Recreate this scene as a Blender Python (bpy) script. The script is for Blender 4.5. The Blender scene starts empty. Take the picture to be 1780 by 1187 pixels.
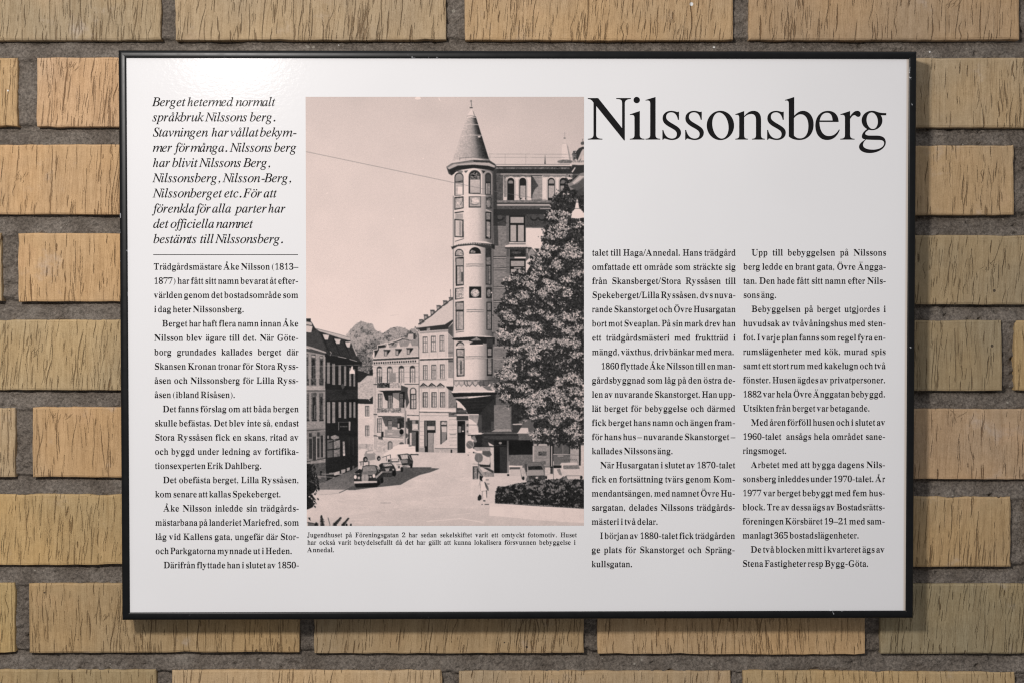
import bpy, math, random
import numpy as np
from mathutils import Vector, Matrix, Euler
from mathutils.geometry import delaunay_2d_cdt

sc = bpy.context.scene
random.seed(7)
rng = np.random.default_rng(7)

# ------------------------------------------------------------------ camera
FRONT = -0.034            # front of the sign's frame; the bricks' faces stand at y = 0
CAM = Vector((-0.0185, -1.28514, 0.02402))
ROT = Euler((1.54791, 0.0003, -0.01006), 'XYZ')
LENS = 50.0
cd = bpy.data.cameras.new('camera'); cam = bpy.data.objects.new('camera', cd)
sc.collection.objects.link(cam); sc.camera = cam
cam.location = CAM; cam.rotation_euler = ROT
cd.lens = LENS; cd.sensor_width = 36; cd.clip_start = 0.01; cd.clip_end = 50
RM = ROT.to_matrix()

def at(px, py, y):
    """point of the plane Y=y measured at photo pixel (1780 x 1187)"""
    d = RM @ Vector(((px - 890) / 1780 * 36 / LENS, -(py - 593.5) / 1780 * 36 / LENS, -1.0))
    t = (y - CAM.y) / d.y
    return CAM + d * t

# ------------------------------------------------------------------ light
w = bpy.data.worlds.new("World"); sc.world = w; w.use_nodes = True
nt = w.node_tree; bg = nt.nodes['Background']
tc = nt.nodes.new('ShaderNodeTexCoord'); sx = nt.nodes.new('ShaderNodeSeparateXYZ'); cr = nt.nodes.new('ShaderNodeValToRGB')
mr = nt.nodes.new('ShaderNodeMapRange'); mr.inputs[1].default_value = -1; mr.inputs[2].default_value = 1
nt.links.new(tc.outputs['Generated'], sx.inputs[0]); nt.links.new(sx.outputs[2], mr.inputs[0]); nt.links.new(mr.outputs[0], cr.inputs[0])
nt.links.new(cr.outputs[0], bg.inputs[0])
e = cr.color_ramp.elements
e[0].position = 0.0; e[0].color = (0.16, 0.15, 0.15, 1)
e[1].position = 1.0; e[1].color = (0.82, 0.84, 0.90, 1)
m_ = cr.color_ramp.elements.new(0.5); m_.color = (0.33, 0.335, 0.35, 1)
bg.inputs[1].default_value = 0.74

ld = bpy.data.lights.new('lamp', 'AREA'); lo = bpy.data.objects.new('lamp', ld); sc.collection.objects.link(lo)
lo.location = (-0.47, -1.22, 0.475)
lo.rotation_euler = (Vector((0.0, 0, 0.0)) - lo.location).to_track_quat('-Z', 'Y').to_euler()
ld.shape = 'RECTANGLE'; ld.size = 0.12; ld.size_y = 0.11; ld.energy = 12.0; ld.color = (1.0, 0.955, 0.915)

sc.view_settings.view_transform = 'Standard'; sc.view_settings.look = 'None'
sc.cycles.pixel_filter_type = 'BLACKMAN_HARRIS'; sc.cycles.filter_width = 1.15
sc.view_settings.gamma = 1.0; sc.view_settings.exposure = 0.05

# ------------------------------------------------------------------ helpers
def link(o, parent=None):
    sc.collection.objects.link(o)
    if parent: o.parent = parent
    return o

def mesh_obj(name, verts, faces, mat, parent=None, smooth=False):
    me = bpy.data.meshes.new(name); me.from_pydata([tuple(v) for v in verts], [], faces); me.update()
    if mat: me.materials.append(mat)
    if smooth: me.shade_smooth()
    return link(bpy.data.objects.new(name, me), parent)

def thing(name, label, cat, loc=(0, 0, 0)):
    o = bpy.data.objects.new(name, None); o.location = loc; o.empty_display_size = 0.05
    o['label'] = label; o['category'] = cat
    return link(o)

class N:
    """small node-tree helper"""
    def __init__(s, name):
        s.m = bpy.data.materials.new(name); s.m.use_nodes = True; s.t = s.m.node_tree
        s.b = s.t.nodes['Principled BSDF']
    def n(s, kind, **kw):
        x = s.t.nodes.new('ShaderNode' + kind)
        for k, v in kw.items(): setattr(x, k, v)
        return x
    def l(s, a, b): s.t.links.new(a, b)
    def set(s, x, i, v):
        if hasattr(v, 'is_linked') or isinstance(v, bpy.types.NodeSocket): s.l(v, x.inputs[i])
        else: x.inputs[i].default_value = v
    def math(s, op, a, b=None, c=None, clamp=False):
        x = s.n('Math', operation=op, use_clamp=clamp)
        s.set(x, 0, a)
        if b is not None: s.set(x, 1, b)
        if c is not None: s.set(x, 2, c)
        return x.outputs[0]
    def pos(s): return s.n('NewGeometry').outputs['Position']
    def scale(s, v, sc3):
        x = s.n('VectorMath', operation='MULTIPLY'); s.l(v, x.inputs[0]); x.inputs[1].default_value = sc3; return x.outputs[0]
    def add(s, a, b):
        x = s.n('VectorMath', operation='ADD'); s.l(a, x.inputs[0]); s.l(b, x.inputs[1]); return x.outputs[0]
    def noise(s, v, scale=1.0, detail=2.0, rough=0.5, col=False, dist=0.0):
        x = s.n('TexNoise'); s.l(v, x.inputs['Vector']); x.inputs['Scale'].default_value = scale
        x.inputs['Detail'].default_value = detail; x.inputs['Roughness'].default_value = rough; x.inputs['Distortion'].default_value = dist
        return x.outputs['Color' if col else 'Fac']
    def voro(s, v, scale=1.0, out='Distance'):
        x = s.n('TexVoronoi'); s.l(v, x.inputs['Vector']); x.inputs['Scale'].default_value = scale; return x.outputs[out]
    def ss(s, v, a, b, ta=0.0, tb=1.0):
        x = s.n('MapRange', interpolation_type='SMOOTHSTEP'); s.set(x, 0, v)
        for i, q in enumerate((a, b, ta, tb)): x.inputs[i + 1].default_value = q
        return x.outputs[0]
    def mix(s, f, a, b, mode='MIX'):
        x = s.n('Mix', data_type='RGBA', blend_type=mode); s.set(x, 0, f)
        for i, v in ((6, a), (7, b)):
            if isinstance(v, tuple): x.inputs[i].default_value = (*v, 1) if len(v) == 3 else v
            else: s.l(v, x.inputs[i])
        return x.outputs[2]
    def bump(s, h, strength, dist, normal=None):
        x = s.n('Bump'); s.l(h, x.inputs['Height']); x.inputs['Strength'].default_value = strength; x.inputs['Distance'].default_value = dist
        if normal is not None: s.l(normal, x.inputs['Normal'])
        return x.outputs[0]

# ------------------------------------------------------------------ materials
TEAR_ORG, TEAR_MM = (-0.53, -0.36), 0.00033       # lower left corner of the tear map on the wall, metres per texel
TW, TH = 3120, 2140
def brick_material():
    """yellow brick, its face dragged with wires while green: the tear map holds every drawn tear"""
    k = N('rilled_yellow_brick'); p = k.pos()
    oi = k.n('ObjectInfo')
    off = k.n('VectorMath', operation='MULTIPLY_ADD'); k.l(oi.outputs['Location'], off.inputs[0]); off.inputs[1].default_value = (3.1, 0, 5.7); k.l(p, off.inputs[2])
    v = off.outputs[0]
    mp = k.n('Mapping'); k.l(p, mp.inputs[0])
    mp.inputs['Location'].default_value = (-TEAR_ORG[0] / (TW * TEAR_MM), 0, -TEAR_ORG[1] / (TH * TEAR_MM)); mp.inputs['Scale'].default_value = (1 / (TW * TEAR_MM), 1, 1 / (TH * TEAR_MM))
    sp_ = k.n('SeparateXYZ'); k.l(mp.outputs[0], sp_.inputs[0]); cb = k.n('CombineXYZ'); k.l(sp_.outputs[0], cb.inputs[0]); k.l(sp_.outputs[2], cb.inputs[1])
    ti = k.n('TexImage'); ti.image = TEARS; ti.extension = 'CLIP'; k.l(cb.outputs[0], ti.inputs[0])
    sc_ = k.n('SeparateColor'); k.l(ti.outputs[0], sc_.inputs[0]); tear, hair = sc_.outputs[0], sc_.outputs[1]
    base = oi.outputs['Color']
    big = k.noise(v, 7, 3, 0.6); big2 = k.noise(k.add(v, k.scale(v, (.7, .7, .7))), 11, 3, 0.6)
    c1 = k.mix(k.ss(big, 0.3, 0.7), k.mix(1.0, base, (1.06, 1.0, 0.90), 'MULTIPLY'), k.mix(1.0, base, (0.88, 0.91, 0.96), 'MULTIPLY'))
    c1 = k.mix(k.math('MULTIPLY', k.ss(big2, 0.55, 0.75), 0.6), c1, k.mix(1.0, base, (1.12, 1.06, 1.05), 'MULTIPLY'))
    streak = k.noise(k.scale(v, (210, 210, 13)), 1, 4, 0.66)
    c2 = k.mix(k.ss(streak, 0.25, 0.75), k.mix(1.0, c1, (0.86, 0.83, 0.79), 'MULTIPLY'), k.mix(1.0, c1, (1.07, 1.07, 1.07), 'MULTIPLY'))
    fine = k.noise(v, 800, 4, 0.75); mid = k.noise(v, 160, 3, 0.6)
    c3 = k.mix(k.ss(fine, 0.28, 0.75), k.mix(1.0, c2, (0.86, 0.85, 0.83), 'MULTIPLY'), k.mix(1.0, c2, (1.08, 1.08, 1.08), 'MULTIPLY'))
    c3 = k.mix(k.ss(mid, 0.3, 0.7), k.mix(1.0, c3, (0.93, 0.92, 0.90), 'MULTIPLY'), k.mix(1.0, c3, (1.04, 1.04, 1.04), 'MULTIPLY'))
    bl = k.math('MULTIPLY', k.ss(k.noise(v, 19, 5, 0.68), 0.58, 0.76), 0.42)      # lime bloom
    c4 = k.mix(bl, c3, (0.64, 0.56, 0.50))
    c5 = k.mix(k.math('MULTIPLY', hair, 0.65), c4, k.mix(1.0, base, (0.50, 0.39, 0.28), 'MULTIPLY'))
    c5 = k.mix(k.math('MULTIPLY', tear, 0.82), c5, k.mix(1.0, base, (0.29, 0.205, 0.135), 'MULTIPLY'))   # dirt lodged in the tears
    pit = k.math('LESS_THAN', k.voro(v, 62), k.ss(k.noise(v, 60, 1), 0.5, 0.8, 0.0, 0.12))
    c6 = k.mix(k.math('MULTIPLY', pit, 0.85), c5, (0.05, 0.035, 0.025))
    spk = k.math('LESS_THAN', k.voro(k.add(v, k.scale(v, (0.2, 0.3, 0.2))), 41), k.ss(k.noise(v, 33, 1), 0.56, 0.8, 0.0, 0.09))
    c7 = k.mix(spk, c6, (0.85, 0.84, 0.82))
    k.l(c7, k.b.inputs['Base Color'])
    k.b.inputs['Roughness'].default_value = 0.8; k.b.inputs['Specular IOR Level'].default_value = 0.3
    h = k.math('SUBTRACT', k.math('MULTIPLY', streak, 0.45), k.math('MULTIPLY', tear, 1.3))
    h = k.math('SUBTRACT', h, k.math('MULTIPLY', hair, 0.5))
    h = k.math('ADD', h, k.math('MULTIPLY', fine, 0.22)); h = k.math('ADD', h, k.math('MULTIPLY', mid, 0.3))
    h = k.math('SUBTRACT', h, pit)
    k.l(k.bump(h, 1.0, 0.0007), k.b.inputs['Normal'])
    return k.m

def mortar_material():
    k = N('rough_grey_mortar'); p = k.pos()
    a = k.noise(p, 30, 4, 0.6); b = k.noise(p, 420, 5, 0.75); c = k.voro(p, 520)
    col = k.mix(k.ss(a, 0.3, 0.7), (0.145, 0.122, 0.102), (0.230, 0.200, 0.172))
    col = k.mix(k.ss(b, 0.3, 0.72), k.mix(1.0, col, (0.52, 0.51, 0.50), 'MULTIPLY'), k.mix(1.0, col, (1.42, 1.40, 1.37), 'MULTIPLY'))
    col = k.mix(k.math('MULTIPLY', k.ss(k.noise(p, 26, 5, 0.7), 0.55, 0.75), 0.55), col, (0.34, 0.30, 0.255))
    grain = k.math('LESS_THAN', k.voro(p, 150), k.ss(k.noise(p, 90, 1), 0.5, 0.85, 0.0, 0.30))
    col = k.mix(k.math('MULTIPLY', grain, 0.7), col, (0.42, 0.38, 0.32))
    spk = k.math('LESS_THAN', k.voro(p, 70), k.ss(k.noise(p, 47, 1), 0.55, 0.8, 0.0, 0.10))
    col = k.mix(spk, col, (0.72, 0.70, 0.66))
    k.l(col, k.b.inputs['Base Color']); k.b.inputs['Roughness'].default_value = 0.95
    k.b.inputs['Specular IOR Level'].default_value = 0.2
    h = k.math('ADD', k.math('MULTIPLY', b, 1.0), k.math('MULTIPLY', c, 0.5))
    h = k.math('ADD', h, k.math('MULTIPLY', grain, 0.35))
    k.l(k.bump(h, 1.0, 0.0012), k.b.inputs['Normal'])
    return k.m

def coat(k):
    """the sheet is laminated: a faint orange-peel gloss over everything printed"""
    p = k.pos()
    pe = k.noise(k.scale(p, (1, 1, 1.6)), 260, 2, 0.55)
    nb = k.bump(pe, 0.14, 0.0005)
    k.l(nb, k.b.inputs['Coat Normal']); k.b.inputs['Coat Weight'].default_value = 0.062
    k.b.inputs['Coat Roughness'].default_value = 0.13
    k.b.inputs['Specular IOR Level'].default_value = 0.0; k.b.inputs['Roughness'].default_value = 0.8
    return p

def paper_material():
    k = N('white_laminated_print'); p = coat(k)
    a = k.noise(p, 5, 3, 0.5)
    col = k.mix(k.ss(a, 0.3, 0.7), (0.835, 0.825, 0.83), (0.865, 0.855, 0.86))
    # tan fringe coloured into the sheet where it meets the right rail, and a few specks of dirt
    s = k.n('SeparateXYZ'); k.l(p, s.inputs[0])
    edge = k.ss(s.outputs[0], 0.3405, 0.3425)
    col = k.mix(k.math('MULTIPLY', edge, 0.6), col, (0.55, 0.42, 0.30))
    spk = k.math('LESS_THAN', k.voro(p, 34), k.ss(k.noise(p, 25, 1), 0.62, 0.8, 0.0, 0.022))
    col = k.mix(k.math('MULTIPLY', spk, 0.5), col, (0.35, 0.33, 0.33))
    k.l(col, k.b.inputs['Base Color'])
    return k.m

def ink_material():
    k = N('black_printing_ink'); p = coat(k)
    a = k.noise(p, 60, 3, 0.6)
    k.l(k.mix(a, (0.010, 0.0095, 0.010), (0.020, 0.019, 0.020)), k.b.inputs['Base Color'])
    return k.m

def frame_material():
    k = N('black_anodised_aluminium'); p = k.pos()
    a = k.noise(k.scale(p, (90, 90, 90)), 1, 3, 0.6)
    sc_ = k.noise(k.scale(p, (1, 1, 1)), 170, 2, 0.5)
    sc2 = k.noise(k.scale(p, (1, 1, 1)), 17, 1, 0.5)
    chip = k.math('MULTIPLY', k.ss(sc_, 0.66, 0.69), k.ss(sc2, 0.61, 0.65))
    col = k.mix(a, (0.003, 0.0033, 0.0036), (0.007, 0.0075, 0.008))
    col = k.mix(k.math('MULTIPLY', chip, 0.6), col, (0.55, 0.56, 0.58))
    k.l(col, k.b.inputs['Base Color'])
    k.b.inputs['Specular IOR Level'].default_value = 0.25
    k.l(k.ss(a, 0.2, 0.8, 0.30, 0.36), k.b.inputs['Roughness'])
    return k.m

TEARS = bpy.data.images.new('tears_in_the_brick_faces', TW, TH, alpha=False)
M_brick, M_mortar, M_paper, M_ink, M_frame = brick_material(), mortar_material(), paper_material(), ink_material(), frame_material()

# ------------------------------------------------------------------ the brick wall
wall = thing('brick_wall', 'yellow brick wall with coarse torn faces and deep grey mortar joints', 'wall', (0, 0, 0))
OR, TAN, YEL, OLV, PNK, GRY = (0.65, 0.445, 0.24), (0.58, 0.415, 0.235), (0.58, 0.415, 0.205), (0.54, 0.42, 0.25), (0.64, 0.46, 0.285), (0.48, 0.37, 0.24)
# top and bottom of each course (left, right), then its bricks: start, end, colour (right-hand ones partly darkened to carry the light's fall-off)
courses = [
 ((-52, -52), (70, 70), [(-192, 279, (0.50, .375, .235)), (304, 776, (0.50, .39, .255)), (808, 1274, TAN), (1302, 1772, (.52, .375, .23)), (1800, 2272, TAN)]),
 ((100, 101), (221, 223), [(-444, 30, TAN), (63, 535, PNK), (562, 1034, TAN), (1061, 1533, OR), (1562, 2032, (.53, .40, .26))]),
 ((252, 252), (374, 374), [(-206, 266, OR), (293, 765, TAN), (792, 1264, OLV), (1291, 1763, (.53, .395, .25)), (1792, 2264, TAN)]),
 ((405, 409), (525, 530), [(-470, 2, OLV), (31, 502, OR), (529, 1001, TAN), (1028, 1500, OR), (1528, 2000, (.45, .35, .22))]),
 ((557, 557), (677, 679), [(-228, 244, OLV), (271, 743, OLV), (770, 1242, TAN), (1269, 1742, (.42, .325, .20)), (1765, 2237, (.54, .39, .21))]),
 ((708, 710), (829, 832), [(-446, 26, OLV), (56, 526, TAN), (553, 1025, OR), (1052, 1524, TAN), (1552, 2024, (.56, .39, .25))]),
 ((858, 863), (981, 985), [(-212, 260, YEL), (287, 759, OLV), (786, 1258, TAN), (1285, 1758, (.54, .39, .225)), (1786, 2258, TAN)]),
 ((1013, 1014), (1134, 1137), [(-446, 26, YEL), (50, 520, (.52, .365, .19)), (546, 1016, (.50, .365, .215)), (1038, 1505, OR), (1531, 2003, (.40, .315, .20))]),
 ((1163, 1166), (1284, 1287), [(-216, 271, (.47, .36, .19)), (298, 768, PNK), (797, 1270, OLV), (1291, 1765, TAN), (1793, 2263, TAN)]),
]
DEPTH = 0.105
def brick(c4):
    """c4: corners TL TR BR BL (x,z); irregular outline, worn arris, body going back into the wall"""
    cx = sum(c[0] for c in c4) / 4; cz = sum(c[1] for c in c4) / 4
    ring = []
    for a, b, n in ((0, 1, 26), (1, 2, 8), (2, 3, 26), (3, 0, 8)):
        A, B = c4[a], c4[b]; L = math.hypot(B[0] - A[0], B[1] - A[1]); nx, nz = (B[1] - A[1]) / L, -(B[0] - A[0]) / L
        drift = random.uniform(-1, 1) * 0.0005; ph = random.uniform(0, 6)
        for i in range(n):
            t = i / n; j = drift * math.sin(3 * t + ph) + random.gauss(0, 0.00016)
            if i and random.random() < 0.07: j += 0.0012 * random.random()
            if i == 0: j = 0.0004
            ring.append((A[0] + (B[0] - A[0]) * t - nx * j * -1, A[1] + (B[1] - A[1]) * t + nz * j))
    n = len(ring); V = []; F = []
    def layer(inset, y):
        s = len(V)
        for (x, z) in ring:
            dx, dz = cx - x, cz - z
            V.append((x + math.copysign(min(abs(dx), inset), dx) - cx, y + random.gauss(0, 0.00008), z + math.copysign(min(abs(dz), inset), dz) - cz))
        return s
    tilt = random.uniform(-0.0008, 0.0008)
    a = layer(0.0, DEPTH); b = layer(0.0, 0.0014); c = layer(0.0005, 0.0005); d = layer(0.0019, tilt * 0.3)
    for s, t in ((a, b), (b, c), (c, d)):
        for i in range(n): F.append((s + i, s + (i + 1) % n, t + (i + 1) % n, t + i))
    F.append(tuple(d + i for i in range(n)))
    return V, F, (cx, 0, cz)

rects = []
for (yt, yb, bs) in courses:
    row = []
    for (x0, x1, col) in bs:
        def yy(pair, x): return pair[0] + (pair[1] - pair[0]) * x / 1780
        jit = lambda: random.uniform(-0.8, 0.8)
        P = [at(x0 + jit(), yy(yt, x0) + jit(), 0), at(x1 + jit(), yy(yt, x1) + jit(), 0), at(x1 + jit(), yy(yb, x1) + jit(), 0), at(x0 + jit(), yy(yb, x0) + jit(), 0)]
        c4 = [(q.x, q.z) for q in P]
        V, F, loc = brick(c4)
        o = mesh_obj('brick', V, F, M_brick, wall); o.location = loc
        o.color = (*[min(1, c * random.uniform(0.97, 1.03)) for c in col], 1)
        row.append(c4)
    rects.append(row)

# every tear in the faces: a tapering, slightly leaning slit, often running in from the lower or upper arris
tmap = np.zeros((TH, TW, 2), np.float32)
def slit(x, z, L, w_, lean, bend, ch, s_):
    n = max(3, int(L / TEAR_MM)); t_ = np.linspace(0, 1, n)
    xs = (x + lean * L * t_ + bend * L * np.sin(t_ * math.pi * srng.uniform(.8, 2.2)) + np.cumsum(srng.normal(0, 0.00004, n)) - TEAR_ORG[0]) / TEAR_MM
    ys = ((z + L * t_ - TEAR_ORG[1]) / TEAR_MM).astype(int)
    ws = np.maximum(w_ * np.sin(np.clip(t_ * 1.02, 0, 1) * math.pi) ** .7 * (0.75 + 0.5 * srng.random(n)) / TEAR_MM / 2, 0.25)
    for x_, y_, h_ in zip(xs, ys, ws):
        if not 0 <= y_ < TH: continue
        a_, b_ = int(x_ - h_ - 1), int(x_ + h_ + 2)
        if a_ < 0 or b_ > TW: continue
        q = np.clip(h_ + 0.5 - np.abs(np.arange(a_, b_) + 0.5 - x_), 0, 1) * s_
        r_ = tmap[y_, a_:b_, ch]; np.maximum(r_, q, out=r_)
srng = np.random.default_rng(23)
for row in rects:
    for c4 in row:
        x0_, x1_ = c4[0][0], c4[1][0]; zb, zt = c4[3][1], c4[0][1]; Wd, Hd = x1_ - x0_, zt - zb
        if x1_ < -0.5 or x0_ > 0.48: continue
        dens = srng.uniform(.65, 1.35); lean0 = srng.uniform(-.03, .09); cl = srng.uniform(x0_, x1_, 5)
        for i in range(int(250 * dens)):
            x = x0_ + srng.random() * Wd if srng.random() < .55 else srng.choice(cl) + srng.normal(0, .012)
            if not x0_ + .001 < x < x1_ - .001: continue
            L_ = min(Hd * .9, 0.0125 * math.exp(srng.normal(0, .55))); m_ = srng.random()
            z = zb - .001 if m_ < .24 else (zt - L_ + .001 if m_ < .34 else zb + srng.random() * (Hd - L_))
            w_ = float(np.clip(0.00038 * math.exp(srng.normal(0, .5)), .0002, .0012)) * (1 + .3 * (m_ < .24))
            slit(x, z, L_, w_, lean0 + srng.normal(0, .05), srng.normal(0, .022), 0, srng.uniform(.65, 1))
        for i in range(int(520 * dens)):
            L_ = min(Hd * .95, 0.015 * math.exp(srng.normal(0, .6)))
            slit(x0_ + srng.random() * Wd, zb + srng.random() * (Hd - L_), L_, 0.00022, lean0 + srng.normal(0, .05), srng.normal(0, .02), 1, srng.uniform(.4, .9))
        for i in range(srng.integers(0, 3)):     # a scuffed, scooped spot
            cx_, cz_ = srng.uniform(x0_ + .02, x1_ - .02), zb + srng.choice([.12, .5, .85]) * Hd
            for j in range(9): slit(cx_ + srng.normal(0, .004), cz_ + srng.normal(0, .002), srng.uniform(.002, .007), .0004, srng.normal(.5, .5), .1, 0, .8)
tp = np.ones((TH, TW, 4), np.float32); tp[..., :2] = tmap; tp[..., 2] = 0
TEARS.colorspace_settings.name = 'Non-Color'; TEARS.pixels.foreach_set(tp.ravel()); TEARS.update(); TEARS.pack(); del tp

# mortar: a raked, sloping joint, hand-worked and grainy
x0, x1 = at(-200, 600, 0).x, at(1980, 600, 0).x
z1, z0 = at(890, -60, 0).z, at(890, 1290, 0).z
step = 0.0013
nx, nz = int((x1 - x0) / step), int((z1 - z0) / step)
X, Z = np.meshgrid(np.linspace(x0, x1, nx), np.linspace(z0, z1, nz))
def vnoise(shape, cell, seed):
    r = np.random.default_rng(seed); gh, gw = int(shape[0] / cell[0]) + 3, int(shape[1] / cell[1]) + 3
    g = r.standard_normal((gh, gw)); yi = np.arange(shape[0]) / cell[0]; xi = np.arange(shape[1]) / cell[1]
    y0_, x0_ = yi.astype(int), xi.astype(int); fy = yi - y0_; fx = xi - x0_
    fy = (fy * fy * (3 - 2 * fy))[:, None]; fx = (fx * fx * (3 - 2 * fx))[None, :]
    a = g[np.ix_(y0_, x0_)]; b = g[np.ix_(y0_, x0_ + 1)]; c = g[np.ix_(y0_ + 1, x0_)]; d = g[np.ix_(y0_ + 1, x0_ + 1)]
    return (a * (1 - fx) + b * fx) * (1 - fy) + (c * (1 - fx) + d * fx) * fy
sh = X.shape
dep = np.full(sh, 0.0050)
for r in range(len(courses) - 1):
    # z of the bottom of the upper course and of the top of the lower one, along x
    up = [c for c in rects[r]]; lo_ = [c for c in rects[r + 1]]
    zu = np.interp(X[0], [q for c in up for q in (c[3][0], c[2][0])], [q for c in up for q in (c[3][1], c[2][1])])[None, :]
    zl = np.interp(X[0], [q for c in lo_ for q in (c[0][0], c[1][0])], [q for c in lo_ for q in (c[0][1], c[1][1])])[None, :]
    t = (zu - Z) / (zu - zl)
    inn = (t > -0.15) & (t < 1.15)
    prof = np.interp(t, [-0.15, 0.0, 0.10, 0.28, 0.75, 1.0, 1.15], [0.0075, 0.0095, 0.0085, 0.0050, 0.0030, 0.0020, 0.0025])
    dep = np.where(inn, prof, dep)
dep = dep + 0.0009 * vnoise(sh, (6, 14), 1) + 0.0006 * vnoise(sh, (2.6, 3.5), 2) + 0.00045 * vnoise(sh, (1.2, 1.2), 3)
hole = vnoise(sh, (2.5, 4), 4); dep = dep + np.clip(hole - 1.3, 0, 1) * 0.004
dep = np.maximum(dep, 0.0008)
V = np.stack([X, dep, Z], -1).reshape(-1, 3)
idx = np.arange(nx * nz).reshape(nz, nx)
Fq = np.stack([idx[:-1, :-1], idx[:-1, 1:], idx[1:, 1:], idx[1:, :-1]], -1).reshape(-1, 4)
me = bpy.data.meshes.new('mortar'); me.vertices.add(len(V)); me.vertices.foreach_set('co', V.ravel().astype(np.float32))
me.loops.add(Fq.size); me.loops.foreach_set('vertex_index', Fq.ravel().astype(np.int32))
me.polygons.add(len(Fq)); me.polygons.foreach_set('loop_start', (np.arange(len(Fq)) * 4).astype(np.int32))
me.update(calc_edges=True); me.validate(); me.materials.append(M_mortar); me.shade_smooth()
mo = link(bpy.data.objects.new('mortar', me), wall)

# ------------------------------------------------------------------ the sign
sign = thing('information_sign', 'white information board with black frame, printed headline, text columns and an old street photograph', 'sign', (0, 0, -0.25))
sign_inv = Matrix.Translation((0, 0, 0.25))
W2, H2, RW = 0.35, 0.25, 0.0067
# (distance in from the outer edge, y): the rail's section, rounded on the front
sec = [(0.0, -0.0006), (0.0, FRONT + 0.0022), (0.00025, FRONT + 0.0011), (0.0009, FRONT + 0.00035), (0.0019, FRONT + 0.00005), (0.0031, FRONT), (0.0045, FRONT + 0.00005),
       (0.0057, FRONT + 0.0002), (0.0064, FRONT + 0.0004), (RW, FRONT + 0.0008), (RW, FRONT + 0.0060), (0.0045, FRONT + 0.0060), (0.0045, -0.0006)]
corners = [(-W2, H2), (W2, H2), (W2, -H2), (-W2, -H2)]
for i in range(4):
    a, b = corners[i], corners[(i + 1) % 4]
    V = []
    for (cx, cz) in (a, b):
        sx_, sz_ = -math.copysign(1, cx), -math.copysign(1, cz)
        for (u, y) in sec: V.append((cx + sx_ * u, y, cz + sz_ * u + 0.25))
    # a hair's gap at the mitre
    A, B = np.array(V[:len(sec)]), np.array(V[len(sec):])
    dirn = (B[0] - A[0]) / np.linalg.norm(B[0] - A[0]); A = A + dirn * 0.00008; B = B - dirn * 0.00008
    V = [tuple(q) for q in A] + [tuple(q) for q in B]; n = len(sec)
    F = [(j, (j + 1) % n, n + (j + 1) % n, n + j) for j in range(n)] + [tuple(range(n))[::-1], tuple(range(n, 2 * n))]
    o = mesh_obj('frame_rail', V, F, M_frame, sign)
    bmv = o.data; bmv.shade_smooth()
    try: bmv.set_sharp_from_angle(angle=math.radians(40))
    except Exception: pass
PY = FRONT + 0.0020        # printed face
def box(name, x0, x1, y0, y1, z0, z1, mat, parent):
    V = [(x, y, z) for x in (x0, x1) for y in (y0, y1) for z in (z0, z1)]
    F = [(0, 1, 3, 2), (4, 6, 7, 5), (0, 4, 5, 1), (2, 3, 7, 6), (0, 2, 6, 4), (1, 5, 7, 3)]
    return mesh_obj(name, V, F, mat, parent)
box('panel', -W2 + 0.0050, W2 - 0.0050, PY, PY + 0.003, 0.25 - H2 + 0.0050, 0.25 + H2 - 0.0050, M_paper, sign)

# ------------------------------------------------------------------ lettering
A_ROM = dict(a=444,b=500,c=444,d=500,e=444,f=333,g=500,h=500,i=278,j=278,k=500,l=278,m=778,n=500,o=500,p=500,q=500,r=333,s=389,t=278,u=500,v=500,w=722,x=500,y=500,z=444,
 A=722,B=667,C=667,D=722,E=611,F=556,G=722,H=722,I=333,J=389,K=722,L=611,M=889,N=722,O=722,P=556,Q=722,R=667,S=556,T=611,U=722,V=722,W=944,X=722,Y=722,Z=611)
A_BOL = dict(a=500,b=556,c=444,d=556,e=444,f=333,g=500,h=556,i=278,j=333,k=556,l=278,m=833,n=556,o=500,p=556,q=556,r=444,s=389,t=333,u=556,v=500,w=722,x=500,y=500,z=444,
 A=722,B=667,C=722,D=722,E=667,F=611,G=778,H=778,I=389,J=500,K=778,L=667,M=944,N=722,O=778,P=611,Q=778,R=722,S=556,T=667,U=722,V=722,W=1000,X=722,Y=722,Z=667)
A_ITA = dict(a=500,b=500,c=444,d=500,e=444,f=278,g=500,h=500,i=278,j=278,k=444,l=278,m=722,n=500,o=500,p=500,q=500,r=389,s=389,t=278,u=500,v=444,w=667,x=444,y=444,z=389,
 A=611,B=611,C=667,D=722,E=611,F=611,G=722,H=722,I=333,J=444,K=667,L=556,M=833,N=667,O=722,P=611,Q=722,R=611,S=500,T=556,U=722,V=611,W=833,X=611,Y=556,Z=556)
for d_ in (A_ROM, A_ITA):
    for c_ in '0123456789': d_[c_] = 500
    d_.update({'.': 250, ',': 250, '-': 333, '–': 500, '/': 278, '(': 333, ')': 333})

def code(ch, style):
    if ch.isdigit(): return chr(0x1D7CE + int(ch))
    if style == 'rom': return chr((0x1D400 if ch.isupper() else 0x1D41A) + ord(ch.lower()) - 97)
    if ch == 'h': return chr(0x1D489)
    return chr((0x1D434 if ch.isupper() else 0x1D44E) + ord(ch.lower()) - 97)

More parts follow.
